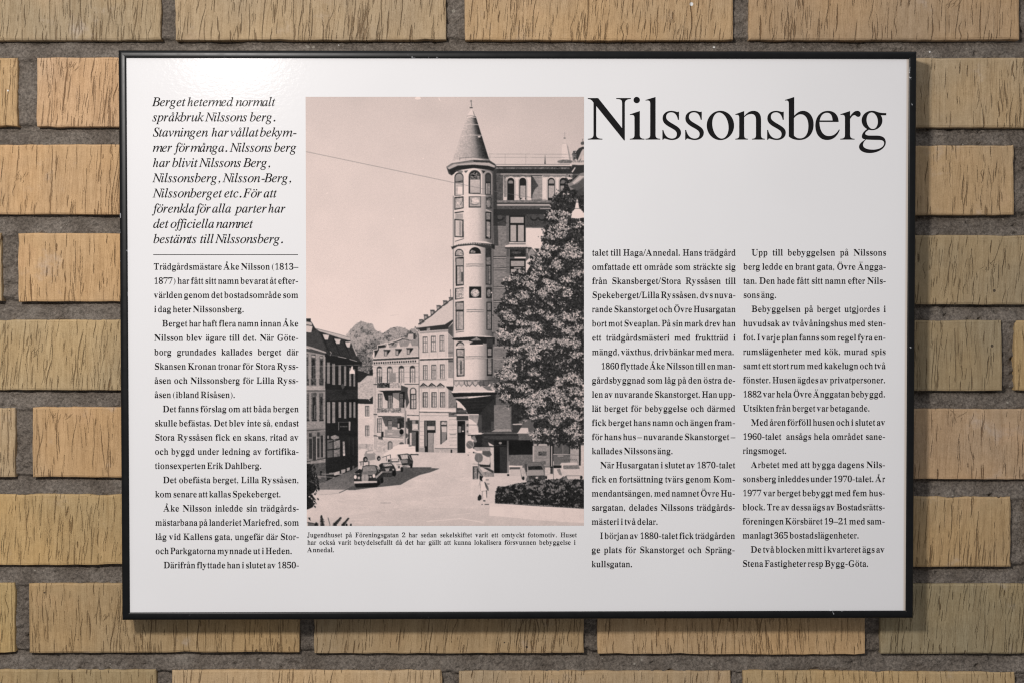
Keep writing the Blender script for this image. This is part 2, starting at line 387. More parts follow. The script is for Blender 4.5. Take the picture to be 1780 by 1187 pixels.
def contours_from_curve(ch, steps=4):
    cu = bpy.data.curves.new('t', 'FONT'); cu.body = ch; cu.size = 1.0
    ob = bpy.data.objects.new('t', cu); sc.collection.objects.link(ob)
    dg = bpy.context.evaluated_depsgraph_get()
    cv = ob.evaluated_get(dg).to_curve(dg)
    out = []
    for sp in cv.splines:
        bp = sp.bezier_points; n = len(bp); pts = []
        for i in range(n):
            a, b = bp[i], bp[(i + 1) % n]
            p0, p1, p2, p3 = [np.array(q[:2]) for q in (a.co, a.handle_right, b.co, b.handle_left)]
            p2, p3 = p3, p2
            chord = np.linalg.norm(p3 - p0)
            dev = np.linalg.norm(p1 - (p0 * 2 + p3) / 3) + np.linalg.norm(p2 - (p0 + p3 * 2) / 3)
            k = 1 if dev < 0.01 else steps
            for s in range(k):
                t = s / k; pts.append((1-t)**3*p0 + 3*(1-t)**2*t*p1 + 3*(1-t)*t*t*p2 + t**3*p3)
        if len(pts) >= 3: out.append(np.array(pts) * 1000.0)
    ob.evaluated_get(dg).to_curve_clear()
    bpy.data.objects.remove(ob); bpy.data.curves.remove(cu)
    return out

def area(P):
    x, y = P[:, 0], P[:, 1]; return 0.5 * np.sum(x * np.roll(y, -1) - np.roll(x, -1) * y)

def thin(cs, ax, ay=0.0, frac=0.19):
    """pull the stems in sideways (at most ax, and a share of the local stroke width) but leave the hairlines alone"""
    if not cs: return cs
    sgn = np.sign(area(max(cs, key=lambda c: abs(area(c)))))
    E0 = np.vstack(cs); E1 = np.vstack([np.roll(c, -1, 0) for c in cs])
    out = []
    for P in cs:
        d1 = P - np.roll(P, 1, 0); d2 = np.roll(P, -1, 0) - P
        n1 = np.stack([d1[:, 1], -d1[:, 0]], 1); n2 = np.stack([d2[:, 1], -d2[:, 0]], 1)
        n1 /= np.linalg.norm(n1, axis=1, keepdims=True) + 1e-9; n2 /= np.linalg.norm(n2, axis=1, keepdims=True) + 1e-9
        nn = n1 + n2; nn /= np.linalg.norm(nn, axis=1, keepdims=True) + 1e-6
        nn = sgn * nn; Q = P.copy()
        for i, (p, q) in enumerate(zip(P, nn)):
            if abs(q[0]) < 0.05: T = 400.0
            else:
                o = p - q * 0.6; sx = -math.copysign(1, q[0])
                a, b = E0[:, 1] - o[1], E1[:, 1] - o[1]; m = (a > 0) != (b > 0)
                if m.any():
                    t = a[m] / (a[m] - b[m]); xs = (E0[m, 0] + t * (E1[m, 0] - E0[m, 0]) - o[0]) * sx
                    xs = xs[xs > 0]; T = xs.min() if len(xs) else 400.0
                else: T = 400.0
            sh = ax if ax < 0 else min(ax, frac * T)
            Q[i] = p - q * np.array([sh, ay])
        out.append(Q)
    return out

def tri(cs, rule='wind', eps=1e-4):
    """fill contours; rule 'wind' = non-zero winding; otherwise a list of True/False flags painted in order"""
    verts, faces, k = [], [], 0
    sg = [np.sign(area(P)) for P in cs]
    for P, g in zip(cs, sg):
        if g < 0: P = P[::-1]
        verts += [Vector((float(p[0]), float(p[1]))) for p in P]; faces.append(list(range(k, k + len(P)))); k += len(P)
    r = delaunay_2d_cdt(verts, [], faces, 1, eps, True)
    F = []
    for f, src in zip(r[2], r[5]):
        if rule == 'wind': ok = bool(src) and abs(sum(sg[s] for s in src)) > 0
        else: ok = bool(src) and rule[max(src)]
        if ok: F.append(tuple(f))
    return np.array([(v.x, v.y) for v in r[0]]), F

def circle(cx, cy, r, n=12): return np.array([(cx + r * math.cos(2 * math.pi * i / n), cy + r * math.sin(2 * math.pi * i / n)) for i in range(n)])
def poly(*p): return np.array(p, float)

CACHE = {}
ACC = {'å': ('a', 'r'), 'ä': ('a', 'd'), 'ö': ('o', 'd'), 'Å': ('A', 'r'), 'Ä': ('A', 'd'), 'Ö': ('O', 'd')}
def glyph(ch, style):
    """(vertices in 1/1000 em, faces, advance)"""
    key = (ch, style)
    if key in CACHE: return CACHE[key]
    ita = style == 'ita'; sl = 0.27 if ita else 0.0
    adv = A_ITA if ita else A_ROM
    if ch in ACC:
        base, kind = ACC[ch]; v, f, w_ = glyph(base, style)
        up = base.isupper(); y = 770 if up else 590
        cx = w_ / 2 + (0 if ch in 'öÖåÅäÄ' else 0) - (12 if base == 'a' and not ita else 0) + sl * (y - (330 if up else 225))*0.9
        if kind == 'd': parts = [(circle(cx - 100, y + 14, 58), True), (circle(cx + 100, y + 14, 58), True)]
        else:
            y += 22 if not up else -8
            parts = [(circle(cx, y + 6, 96, 16), True), (circle(cx, y + 6, 48, 14), False)]
        v2, f2 = tri([p for p, _ in parts], [q for _, q in parts])
        res = (np.vstack([v, v2]), list(f) + [tuple(i + len(v) for i in t) for t in f2], w_)
    elif ch in '.,-–/()':
        w_ = adv[ch]; fl = None
        if ch == '.': cs = [circle(112, 52, 74)]
        elif ch == ',': cs = [circle(118, 50, 68), poly((172, 50), (176, 10), (150, -60), (84, -140), (72, -128), (118, -80), (132, -30), (118, -5))]; fl = [True, True]
        elif ch == '-': cs = [poly((39, 184), (290, 184), (290, 268), (39, 268))]
        elif ch == '–': cs = [poly((0, 190), (500, 190), (500, 262), (0, 262))]
        elif ch == '/': cs = [poly((-9, -14), (59, -14), (287, 676), (220, 676))]
        else:
            o_ = [(304, -161), (180, -70), (110, 50), (85, 160), (85, 345), (110, 455), (180, 585), (304, 676), (292, 655)]
            cs = [poly((304, -177), (200, -100), (110, 20), (60, 150), (48, 252), (60, 360), (110, 480), (200, 600), (304, 676), (292, 660), (215, 580), (165, 470), (143, 350), (138, 250), (143, 140), (165, 20), (215, -80), (295, -162))]
            if ch == ')': cs = [np.array([(333 - x, y) for x, y in cs[0]])[::-1]]
        if ita: cs = [c + np.stack([c[:, 1] * sl, c[:, 1] * 0], 1) for c in cs]
        v, f = tri(cs, fl if fl else 'wind'); res = (v, f, w_)
    else:
        w_ = adv[ch]; cs = contours_from_curve(code(ch, style))
        if ita:
            if ch == 'h': cs = thin(cs, 11, -8); k = 500 / 556
            else: cs = thin(cs, -8, -7); k = 1.0
            cs = [c * np.array([k, 1.0]) for c in cs]
        elif ch.isdigit():
            x_ = max(c[:, 0].max() for c in cs); n_ = min(c[:, 0].min() for c in cs); hh = max(c[:, 1].max() for c in cs)
            cs = thin(cs, 8, -12); tw = 300 if ch == '1' else 430; tw0 = x_ - n_ - 44
            cs = [(c - [(x_ + n_) / 2, 0]) * [tw / tw0, 676 / hh] + [250, 0] for c in cs]
        else:
            cs = thin(cs, 10 if ch.isupper() else 10, -18); k = A_ROM[ch] / A_BOL[ch]
            cs = [c * [k, 0.975 if ch.isupper() else 0.965] for c in cs]
        v, f = tri(cs); res = (v, f, w_)
    CACHE[key] = res
    return res

class Lettering:
    def __init__(s): s.V, s.F, s.k = [], [], 0
    def add(s, v3, faces):
        s.V.append(v3); s.F += [tuple(i + s.k for i in f) for f in faces]; s.k += len(v3)
    def build(s, name, lab=None):
        V = np.vstack(s.V); V = V - np.array([0, 0, -0.25])
        o = mesh_obj(name, V, s.F, M_ink, sign)
        # every face looks at the reader
        me = o.data; me.update()
        if me.polygons[0].normal.y > 0: me.flip_normals()
        if lab: o['label'] = lab
        return o
TY = PY - 0.00012
def plane_fn(x0, x1, y):
    A, B = at(x0, y, TY), at(x1, y, TY); U = (B - A) / (x1 - x0); D = at(x0, y + 1, TY) - A; D = D.normalized() * U.length
    return np.array(A), np.array(U), -np.array(D)
def set_line(L, text, x0, y, size, style, x1=None, track=0.0, hs=1.0, minsp=0.13):
    words = text.split(' ')
    def ww(wd): return sum(glyph(c, style)[2] for c in wd) / 1000 * size * hs + track * (len(wd) - 1)
    tot = sum(ww(wd) for wd in words); sp = 0.25 * size
    if x1 is not None:
        tot -= 0.01 * size
        if len(words) > 1: sp = (x1 - x0 - tot) / (len(words) - 1)
        if sp < minsp * size or len(words) == 1:
            if len(words) > 1: sp = minsp * size
            f = (x1 - x0 - sp * (len(words) - 1)) / tot
            hs *= f; track *= f
    A, U, D = plane_fn(x0, x1 if x1 else x0 + 100, y); x = 0.0
    for wd in words:
        for c in wd:
            v, f, w_ = glyph(c, style)
            if len(f):
                xs = x + v[:, 0] / 1000 * size * hs; ys = v[:, 1] / 1000 * size
                L.add(A + xs[:, None] * U + ys[:, None] * D, f)
            x += w_ / 1000 * size * hs + track
        x += sp - track

# introduction in italics
intro = ["Berget 264.3 heter 325.5 med 368.3 normalt 409.5", "språkbruk 265 Nilssons 356.5 berg. 434", "Stavningen 265 har 367.5 vållat 400 bekym- 451.5", "mer 265.3 för 304.5 många. 331 Nilssons 399.5 berg 476",
 "har 265.5 blivit 299 Nilssons 346 Berg, 422.5", "Nilssonsberg, 265 Nilsson-Berg, 387", "Nilssonberget 265.5 etc. 389.5 För 422.5 att 458", "förenkla 266.5 för 341 alla 368.5 parter 409.5 har 466", "det 266 officiella 296 namnet 375.5", "bestämts 266.3 till 347.5 Nilssonsberg. 374"]
L = Lettering()
for i, t in enumerate(intro):
    t = t.split()
    for wd, x_ in zip(t[::2], t[1::2]): set_line(L, wd, float(x_) + 0.6, 185.2 + 26.43 * i, 22.0, 'ita', None, track=-0.17)
L.build('introduction', 'italic introduction in larger type')

def column(name, lab, x_top, x_bot, r_top, r_bot, y0, pitch, lines, S=16.55):
    L = Lettering(); n = len(lines)
    for i, ln in enumerate(lines):
        t = i / (n - 1); x = x_top + (x_bot - x_top) * t; r = r_top + (r_bot - r_top) * t
        txt, a, b = ln if isinstance(ln, tuple) else (ln, None, None)
        set_line(L, txt, a if a else x, y0 + pitch * i, S, 'rom', b if b else r, track=0.02)
    L.build(name, lab)
column('text_column', 'body text below the italics', 267, 270, 518.5, 520, 469.1, 24.65, [
 "Trädgårdsmästare Åke Nilsson (1813–", "1877) har fått sitt namn bevarat åt efter-", "världen genom det bostadsområde som", ("i dag heter Nilssonsberg.", None, 424.5),
 ("Berget har haft flera namn innan Åke", 281.5, None), "Nilsson blev ägare till det. När Göte-", "borg grundades kallades berget där", "Skansen Kronan tronar för Stora Ryss-", "åsen och Nilssonsberg för Lilla Ryss-",
 ("åsen (ibland Risåsen).", None, 409), ("Det fanns förslag om att båda bergen", 282.5, None), "skulle befästas. Det blev inte så, endast", "Stora Ryssåsen fick en skans, ritad av", "och byggd under ledning av fortifika-",
 ("tionsexperten Erik Dahlberg.", None, 455), ("Det obefästa berget, Lilla Ryssåsen,", 283, None), ("kom senare att kallas Spekeberget.", None, 488.5), ("Åke Nilsson inledde sin trädgårds-", 284, None), "mästarbana på landeriet Mariefred, som",
 "låg vid Kallens gata, ungefär där Stor-", ("och Parkgatorna mynnade ut i Heden.", None, 508), ("Därifrån flyttade han i slutet av 1850-", 284, None)])
column('text_column', 'body text just right of the photograph', 1029, 1028, 1279, 1277.5, 444.9, 24.545, [
 "talet till Haga/Annedal. Hans trädgård", "omfattade ett område som sträckte sig", "från Skansberget/Stora Ryssåsen till", "Spekeberget/Lilla Ryssåsen, dvs nuva-", "rande Skanstorget och Övre Husargatan", "bort mot Sveaplan. På sin mark drev han",
 "ett trädgårdsmästeri med fruktträd i", ("mängd, växthus, drivbänkar med mera.", None, 1276.3), ("1860 flyttade Åke Nilsson till en man-", 1044.5, None), "gårdsbyggnad som låg på den östra de-", "len av nuvarande Skanstorget. Han upp-", "lät berget för bebyggelse och därmed",
 "fick berget hans namn och ängen fram-", "för hans hus – nuvarande Skanstorget –", ("kallades Nilssons äng.", None, 1170), ("När Husargatan i slutet av 1870-talet", 1043, None), "fick en fortsättning tvärs genom Kom-", "mendantsängen, med namnet Övre Hu-", "sargatan, delades Nilssons trädgårds-",
 ("mästeri i två delar.", None, 1144), ("I början av 1880-talet fick trädgården", 1043, None), "ge plats för Skanstorget och Spräng-", ("kullsgatan.", None, 1099.5)])
column('text_column', 'body text at the right end under the headline', 1292, 1290.3, 1540.3, 1538, 444.7, 24.52, [
 ("Upp till bebyggelsen på Nilssons", 1306, None), "berg ledde en brant gata, Övre Ängga-", "tan. Den hade fått sitt namn efter Nils-", ("sons äng.", None, 1350), ("Bebyggelsen på berget utgjordes i", 1306, None), "huvudsak av tvåvåningshus med sten-", "fot. I varje plan fanns som regel fyra en-",
 "rumslägenheter med kök, murad spis", "samt ett stort rum med kakelugn och två", ("fönster. Husen ägdes av privatpersoner.", None, None), ("1882 var hela Övre Änggatan bebyggd.", None, None), ("Utsikten från berget var betagande.", None, 1512.3), ("Med åren förföll husen och i slutet av", 1305.3, None), "1960-talet  ansågs hela området sane-",
 ("ringsmoget.", None, 1367.5), ("Arbetet med att bygga dagens Nils-", 1305.3, None), "sonsberg inleddes under 1970-talet. År", "1977 var berget bebyggt med fem hus-", "block. Tre av dessa ägs av Bostadsrätts-", "föreningen Körsbäret 19–21 med sam-", ("manlagt 365 bostadslägenheter.", None, 1493.5), ("De två blocken mitt i kvarteret ägs av", 1304.5, None), ("Stena Fastigheter resp Bygg-Göta.", None, 1510)])
L = Lettering()
for i, (t, b) in enumerate([("Jugendhuset på Föreningsgatan 2 har sedan sekelskiftet varit ett omtyckt fotomotiv. Huset", 1002.6), ("har också varit betydelsefullt då det har gällt att kunna lokalisera försvunnen bebyggelse i", 1000.5), ("Annedal.", 581.3)]):
    set_line(L, t, 534, 932.9 + 12.95 * i, 12.3, 'rom', b)
L.build('caption', 'small caption under the photograph')

# headline, drawn letter by letter: (origin of the drawing, contours as path commands, filled or counter)
def path(s, steps=10):
    tk = s.replace(',', ' ').split(); pts = []; i = 0; cmd = None; cur = None
    while i < len(tk):
        if tk[i].isalpha(): cmd = tk[i]; i += 1; continue
        if cmd in 'ML': cur = np.array([float(tk[i]), float(tk[i + 1])]); pts.append(cur); i += 2
        else:
            q = [np.array([float(tk[i + 2 * j]), float(tk[i + 2 * j + 1])]) for j in range(3)]; i += 6
            for k in range(1, steps + 1):
                t = k / steps; pts.append((1-t)**3*cur + 3*(1-t)**2*t*q[0] + 3*(1-t)*t*t*q[1] + t**3*q[2])
            cur = q[2]
    P = [pts[0]]
    for p in pts[1:]:
        if np.linalg.norm(p - P[-1]) > 0.2: P.append(p)
    if np.linalg.norm(P[0] - P[-1]) < 0.2: P.pop()
    return np.array(P)
def ell(cx, cy, rx, ry, skew=0.0, n=48, pw=2.0):
    t = np.arange(n) * 2 * math.pi / n; c, s = np.cos(t), np.sin(t)
    x = rx * np.sign(c) * np.abs(c) ** (2 / pw); y = ry * np.sign(s) * np.abs(s) ** (2 / pw)
    return np.stack([cx + x + skew * y, cy + y], 1)
S_ = "M 1045 275 L 1045 362 L 1034 362 C 1024 310 1000 282 962 282 C 928 282 908 302 908 330 C 908 360 930 376 975 402 C 1030 434 1067 455 1067 500 C 1067 548 1025 578 970 578 C 940 578 915 568 895 562 C 885 562 880 566 878 575 L 868 575 L 868 470 L 878 470 C 892 530 925 562 970 562 C 1002 562 1022 545 1022 515 C 1022 480 995 468 945 440 C 895 412 870 388 870 345 C 870 298 910 266 962 266 C 985 266 1005 272 1020 277 C 1028 280 1033 278 1036 275"
K2 = 280 * 6.138
head = [
 ([path("M 72 130 L 183 130 L 438 450 L 438 185 C 438 150 425 141 375 139 L 375 130 L 532 130 L 532 139 C 485 143 467 155 467 190 L 467 582 L 458 582 L 162 215 L 162 520 C 162 552 180 562 228 564 L 228 573 L 72 573 L 72 564 C 118 562 133 550 133 515 L 133 180 C 115 150 100 141 72 139")], 0, [True]),
 ([ell(594, 151, 34, 34), path("M 520 304 L 627 268 L 627 520 C 627 553 640 562 677 564 L 677 573 L 520 573 L 520 564 C 558 562 570 553 570 520 L 570 345 C 570 315 560 305 522 311")], 0, [True, True]),
 ([path("M 688 150 L 795 118 L 795 520 C 795 553 808 562 845 564 L 845 573 L 688 573 L 688 564 C 726 562 738 553 738 520 L 738 195 C 738 160 730 152 688 157")], 0, [True]),
 ([path(S_)], 0, [True]), ([path(S_)], 243, [True]),
 ([ell(1487, 422, 146, 157), ell(1487, 423, 86, 139, 0.10)], 0, [True, False]),
 ([path("M -73 302 L 22 268 L 22 322 C 55 285 85 266 120 266 C 175 266 202 300 202 360 L 202 520 C 202 553 212 562 242 564 L 242 573 L 105 573 L 105 564 C 138 562 148 553 148 520 L 148 365 C 148 322 132 300 98 300 C 70 300 45 312 22 335 L 22 520 C 22 553 30 562 62 564 L 62 573 L -73 573 L -73 564 C -40 562 -31 553 -31 520 L -31 345 C -31 315 -40 305 -70 310")], K2, [True]),
 ([path(S_)], 1117.6, [True]),
 ([path("M 457 150 L 556 118 L 556 318 C 585 285 615 266 650 266 C 715 266 763 325 763 412 C 763 512 700 578 610 578 C 565 578 525 565 498 540 L 498 195 C 498 160 488 152 457 157"), path("M 553 345 L 553 528 C 570 550 590 560 618 560 C 675 560 707 510 707 430 C 707 350 675 303 625 303 C 598 303 570 320 553 345")], K2, [True, False]),
 ([path("M 1030 385 L 825 385 C 827 480 865 535 925 535 C 975 535 1005 510 1033 465 L 1043 467 C 1015 545 965 578 905 578 C 830 578 781 515 781 425 C 781 330 835 266 915 266 C 985 266 1028 310 1030 385"), path("M 828 369 L 965 369 C 963 318 945 287 905 287 C 865 287 837 318 828 369")], K2, [True, False]),
 ([path("M 1048 302 L 1152 268 L 1152 325 C 1175 290 1198 266 1228 266 C 1250 266 1265 280 1265 300 C 1265 318 1254 331 1240 331 C 1218 331 1212 312 1198 312 C 1182 312 1165 330 1152 355 L 1152 520 C 1152 553 1165 562 1200 564 L 1200 573 L 1046 573 L 1046 564 C 1085 562 1097 553 1097 520 L 1097 345 C 1097 315 1087 305 1050 310")], K2, [True]),
 ([path("M 1425 271 C 1455 283 1475 290 1538 290 L 1538 314 L 1480 314 L 1492 340 L 1440 330"),
   path("M 1335 460 C 1300 480 1278 510 1277 540 C 1277 560 1290 568 1315 572 C 1275 595 1247 620 1247 650 C 1247 690 1295 717 1360 717 C 1450 717 1533 665 1533 605 C 1533 555 1500 530 1435 530 L 1365 530 C 1330 530 1313 520 1313 508 C 1313 495 1335 478 1358 465"),
   path("M 1322 572 C 1302 590 1290 610 1290 630 C 1290 660 1330 680 1395 680 C 1465 680 1515 650 1515 612 C 1515 590 1500 577 1460 577 C 1410 576 1365 576 1322 572"),
   ell(1386, 369, 111, 104), ell(1388, 372, 60, 88, 0.08)], K2, [True, True, False, True, False]),
]
L = Lettering()
for cs, dx, fl in head:
    v, f = tri([c * [1, -1] for c in cs], fl)
    pts = np.array([np.array(at(1010 + (p[0] + dx) / 6.138, 150 - p[1] / 6.138, TY)) for p in v])
    L.add(pts, f)
L.build('headline', 'large headline lettering')
# thin rule under the introduction
V = [at(266.3, 442.6, TY), at(518, 442.6, TY), at(518, 443.7, TY), at(266.3, 443.7, TY)]
mesh_obj('divider_line', [(v.x, v.y, v.z + 0.25) for v in V], [(3, 2, 1, 0)], M_ink, sign)

#PICTURE
# ------------------------------------------------------------------ the printed street photograph (painted stroke by stroke in tones of grey)
PS = 3.0; PX0, PY0, PW, PH = 531.0, 168.5, 484.0, 744.0
GW, GH = int(PW * PS), int(PH * PS)
buf = np.zeros((GH, GW), np.float32)
prng = np.random.default_rng(11)
def pnoise(cx, cy, seed, w=None, h=None):
    return vnoise((h or GH, w or GW), (cy * PS, cx * PS), seed).astype(np.float32)
class Brush:
    def __init__(s, ox, oy, k): s.o = np.array([ox, oy]); s.k = k
    def T(s, c): return ((np.array(c, float).reshape(-1, 2) / s.k + s.o) - [PX0, PY0]) * PS
    def mask(s, P):
        x0, y0 = np.floor(P.min(0)).astype(int) - 1; x1, y1 = np.ceil(P.max(0)).astype(int) + 2
        x0, y0, x1, y1 = max(x0, 0), max(y0, 0), min(x1, GW), min(y1, GH)
        if x1 <= x0 or y1 <= y0: return None
        ys = np.arange(y0, y1) + 0.5; xs = np.arange(x0, x1) + 0.5; m = np.zeros((len(ys), len(xs)), bool)
        Q = np.roll(P, -1, 0)
        for (ax, ay), (bx, by) in zip(P, Q):
            if ay == by: continue
            r = (ys >= min(ay, by)) & (ys < max(ay, by))
            if r.any():
                xc = ax + (ys[r] - ay) / (by - ay) * (bx - ax); m[r] ^= xs[None, :] > xc[:, None]
        return slice(y0, y1), slice(x0, x1), m
    def p(s, tone, *c, tone2=None, tex=0.0, hor=False, a=1.0):
        """polygon; tone2: the tone it shades to (downwards, or across with hor)"""
        r = s.mask(s.T(c))
        if r is None: return
        ys, xs, m = r; h, w_ = m.shape
        v = np.full((h, w_), tone, np.float32)
        if tone2 is not None:
            t = np.linspace(0, 1, w_)[None, :] if hor else np.linspace(0, 1, h)[:, None]
            v = tone + (tone2 - tone) * np.broadcast_to(t, (h, w_))
        if tex: v = v + tex * TX[ys, xs]
        b = buf[ys, xs]; b[m] = b[m] * (1 - a) + v[m] * a
    def r(s, tone, x0, y0, x1, y1, **k): s.p(tone, x0, y0, x1, y0, x1, y1, x0, y1, **k)
    def e(s, tone, cx, cy, rx, ry, n=20, **k):
        t = np.arange(n) * 2 * math.pi / n; s.p(tone, *np.stack([cx + rx * np.cos(t), cy + ry * np.sin(t)], 1).ravel(), **k)
    def l(s, tone, w_, *c, **k):
        q = np.array(c, float).reshape(-1, 2)
        for a, b in zip(q[:-1], q[1:]):
            d = b - a; n = np.array([-d[1], d[0]]) / (np.linalg.norm(d) + 1e-9) * w_ / 2; x = d / (np.linalg.norm(d) + 1e-9) * w_ * 0.2
            s.p(tone, *(a + n - x), *(b + n + x), *(b - n + x), *(a - n - x), **k)
    def arch(s, tone, x0, y0, x1, y1, **k):
        cx, rr = (x0 + x1) / 2, (x1 - x0) / 2; t = np.linspace(math.pi, 2 * math.pi, 12)
        s.p(tone, x0, y1, *np.stack([cx + rr * np.cos(t), y0 + rr + rr * np.sin(t)], 1).ravel(), x1, y1, **k)
    def win(s, x0, y0, x1, y1, f=0.25, g=0.62, bar=0.38, cross=True, tw=0.32):
        """a window: dark reveal, panes, a transom and a mullion"""
        w_ = x1 - x0; h = y1 - y0
        s.r(f, x0, y0, x1, y1); s.r(g, x0 + w_ * .16, y0 + h * .06, x1 - w_ * .08, y1 - h * .02, tex=.1)
        s.r(f + .12, x0 + w_ * .12, y0 + h * bar - h * .02, x1 - w_ * .05, y0 + h * bar + h * .025)
        s.r(f + .1, x0 + w_ * .5, y0 + h * (bar if not cross else 0.05), x0 + w_ * .6, y1)
def leaves(n, inside, light, dark, size, env, thr, spread=0.9, seed=1):
    """scatter n leaf dabs; inside(x,y)->bool in photo pixels"""
    r = np.random.default_rng(seed); x0, y0, x1, y1 = inside[0]; poly_ = np.array(inside[1], float).reshape(-1, 2)
    X_ = r.uniform(x0, x1, n * 3); Y_ = r.uniform(y0, y1, n * 3); m = np.zeros(len(X_), bool)
    for (ax, ay), (bx, by) in zip(poly_, np.roll(poly_, -1, 0)):
        c = ((ay > Y_) != (by > Y_)); m ^= c & (X_ < (bx - ax) * (Y_ - ay) / (by - ay + 1e-12) + ax)
    X_, Y_ = X_[m][:n], Y_[m][:n]
    for x, y in zip(X_, Y_):
        ix, iy = int((x - PX0) * PS), int((y - PY0) * PS)
        if not (0 <= ix < GW and 0 <= iy < GH): continue
        E_ = env[iy, ix] + r.normal(0, spread * 0.5)
        tone = light * r.uniform(.8, 1.1) if E_ > thr else dark * r.uniform(.5, 2.2)
        a = size * r.uniform(.6, 1.3) * PS; b = a * r.uniform(.4, .6); th = r.uniform(-.6, 2.2)
        R = int(a + 2); yy, xx = np.mgrid[-R:R + 1, -R:R + 1]
        u = xx * math.cos(th) + yy * math.sin(th); v = -xx * math.sin(th) + yy * math.cos(th)
        k = (u / a) ** 2 + (v / b) ** 2 < 1
        ya, yb, xa, xb = iy - R, iy + R + 1, ix - R, ix + R + 1
        if ya < 0 or xa < 0 or yb > GH or xb > GW:
            k = k[max(0, -ya):k.shape[0] - max(0, yb - GH), max(0, -xa):k.shape[1] - max(0, xb - GW)]
            ya, xa, yb, xb = max(ya, 0), max(xa, 0), min(yb, GH), min(xb, GW)
        buf[ya:yb, xa:xb][k] = tone
def rag(pts, amp, seed):
    q = np.array(pts, float).reshape(-1, 2); r = np.random.default_rng(seed); out = []
    for a, b in zip(q, np.roll(q, -1, 0)):
        n = max(1, int(np.linalg.norm(b - a) / 2.2))
        for i in range(n): out.append(a + (b - a) * i / n + (r.normal(0, amp * .6, 2) if i else 0))
    return np.array(out).ravel()
TX = pnoise(0.9, 0.8, 21) * 0.6 + pnoise(2.2, 1.6, 22) * 0.5
BX = pnoise(3.4, 1.0, 23) * 0.6 + pnoise(1.2, 0.7, 24) * 0.4
yy_ = np.linspace(0, 1, GH)[:, None]; xx_ = np.linspace(0, 1, GW)[None, :]
buf[:] = np.interp(yy_, [0, .1, .3, .5, .62, 1], [.775, .80, .83, .865, .885, .875]) - 0.05 * np.clip(xx_ - .55, 0, 1) * (yy_ < .35) + 0.006 * pnoise(30, 30, 25)
P_ = Brush(0, 0, 1)
# scratches in the sky, the tram wire
P_.e(.93, 726, 171, 5, 2); P_.l(.92, 1, 762, 170, 765, 176)
for q in ((568, 335), (683, 379), (735, 275), (747, 447)): P_.e(.92, *q, 1.2, .8)
P_.p(.80, 677, 547, 692, 545.4, 693, 546, 678, 548)
# ---- distant trees behind the left roofs
b1 = Brush(525, 545, 8.479)
tree1 = [640, 300, 700, 230, 780, 150, 860, 100, 960, 130, 1030, 140, 1060, 220, 1120, 260, 1187, 280, 1300, 200, 1400, 180, 1520, 210, 1560, 240, 1700, 180, 1800, 250, 1800, 480, 1187, 480, 1030, 560, 1030, 900, 800, 900, 760, 600, 690, 380]
q = (np.array(tree1, float).reshape(-1, 2) / 8.479 + [525, 545])
P_.p(.46, *q.ravel(), tex=.1, a=.8); q = rag(q.ravel(), 2.2, 5)
env = pnoise(9, 8, 31) * .8 + pnoise(3, 3, 32) * .5 - np.clip((np.arange(GH)[:, None] / PS + PY0 - 605) / 25, -0.6, 1.5)
leaves(4200, ((592, 548, 765, 655), q), .68, .22, 1.1, env, .1, spread=.6, seed=3)
b1.p(.80, 640, 290, 700, 240, 690, 330, tex=.1, a=.5)
# ---- left corner house: bright front, roof, dormers
b1.p(.16, 60, 100, 130, 110, 185, 205, 250, 250, 700, 380, 790, 600, 860, 690, 860, 740, 330, 620, 60, 480, tex=.035)
b1.p(.22, 60, 280, 220, 220, 350, 520, 300, 540, 60, 460, tex=.03)
for k_ in range(9): b1.l(.25, 10, 360 + k_ * 38, 400 + k_ * 12, 440 + k_ * 42, 560 + k_ * 10, a=.35)
b1.p(.72, 190, 205, 300, 235, 540, 300, 700, 350, 690, 385, 560, 350, 240, 245, tex=.05); b1.l(.35, 6, 190, 205, 540, 295, 660, 330)
b1.r(.15, 60, 62, 118, 108); b1.p(.72, 60, 105, 130, 120, 140, 170, 60, 150); b1.l(.3, 8, 60, 150, 140, 165)
b1.p(.80, 60, 160, 145, 175, 125, 265, 60, 262)
b1.p(.80, 290, 292, 390, 302, 370, 372, 325, 370, tex=.05); b1.p(.78, 462, 355, 560, 365, 540, 430, 495, 428, tex=.05); b1.p(.78, 615, 405, 710, 400, 690, 482, 655, 478, tex=.05)
for x_, y_ in ((270, 290), (440, 350), (600, 400)): b1.p(.08, x_, y_, x_ + 22, y_, x_ + 70, y_ + 140, x_ + 150, y_ + 330, x_ + 110, y_ + 250)
b1.p(.62, 690, 350, 710, 350, 800, 590, 790, 610); b1.l(.75, 6, 735, 470, 800, 605)
# eaves
b1.p(.66, 60, 455, 150, 480, 340, 545, 350, 568, 330, 565, 60, 485); b1.l(.25, 10, 60, 500, 340, 575)
b1.p(.10, 330, 560, 400, 610, 540, 610, 820, 700, 870, 690, 870, 760, 810, 760, 810, 1187, 330, 1187)
b1.l(.62, 9, 400, 540, 420, 560, 405, 600); b1.l(.70, 9, 520, 615, 640, 640); b1.l(.70, 8, 690, 655, 800, 688); b1.l(.3, 8, 410, 585, 520, 612)
# dark facade below
b2 = Brush(525, 675, 8.479)
b2.r(.095, 325, -120, 812, 1300); b2.p(.14, 330, 0, 810, 0, 810, 130, 330, 170, tex=.03)
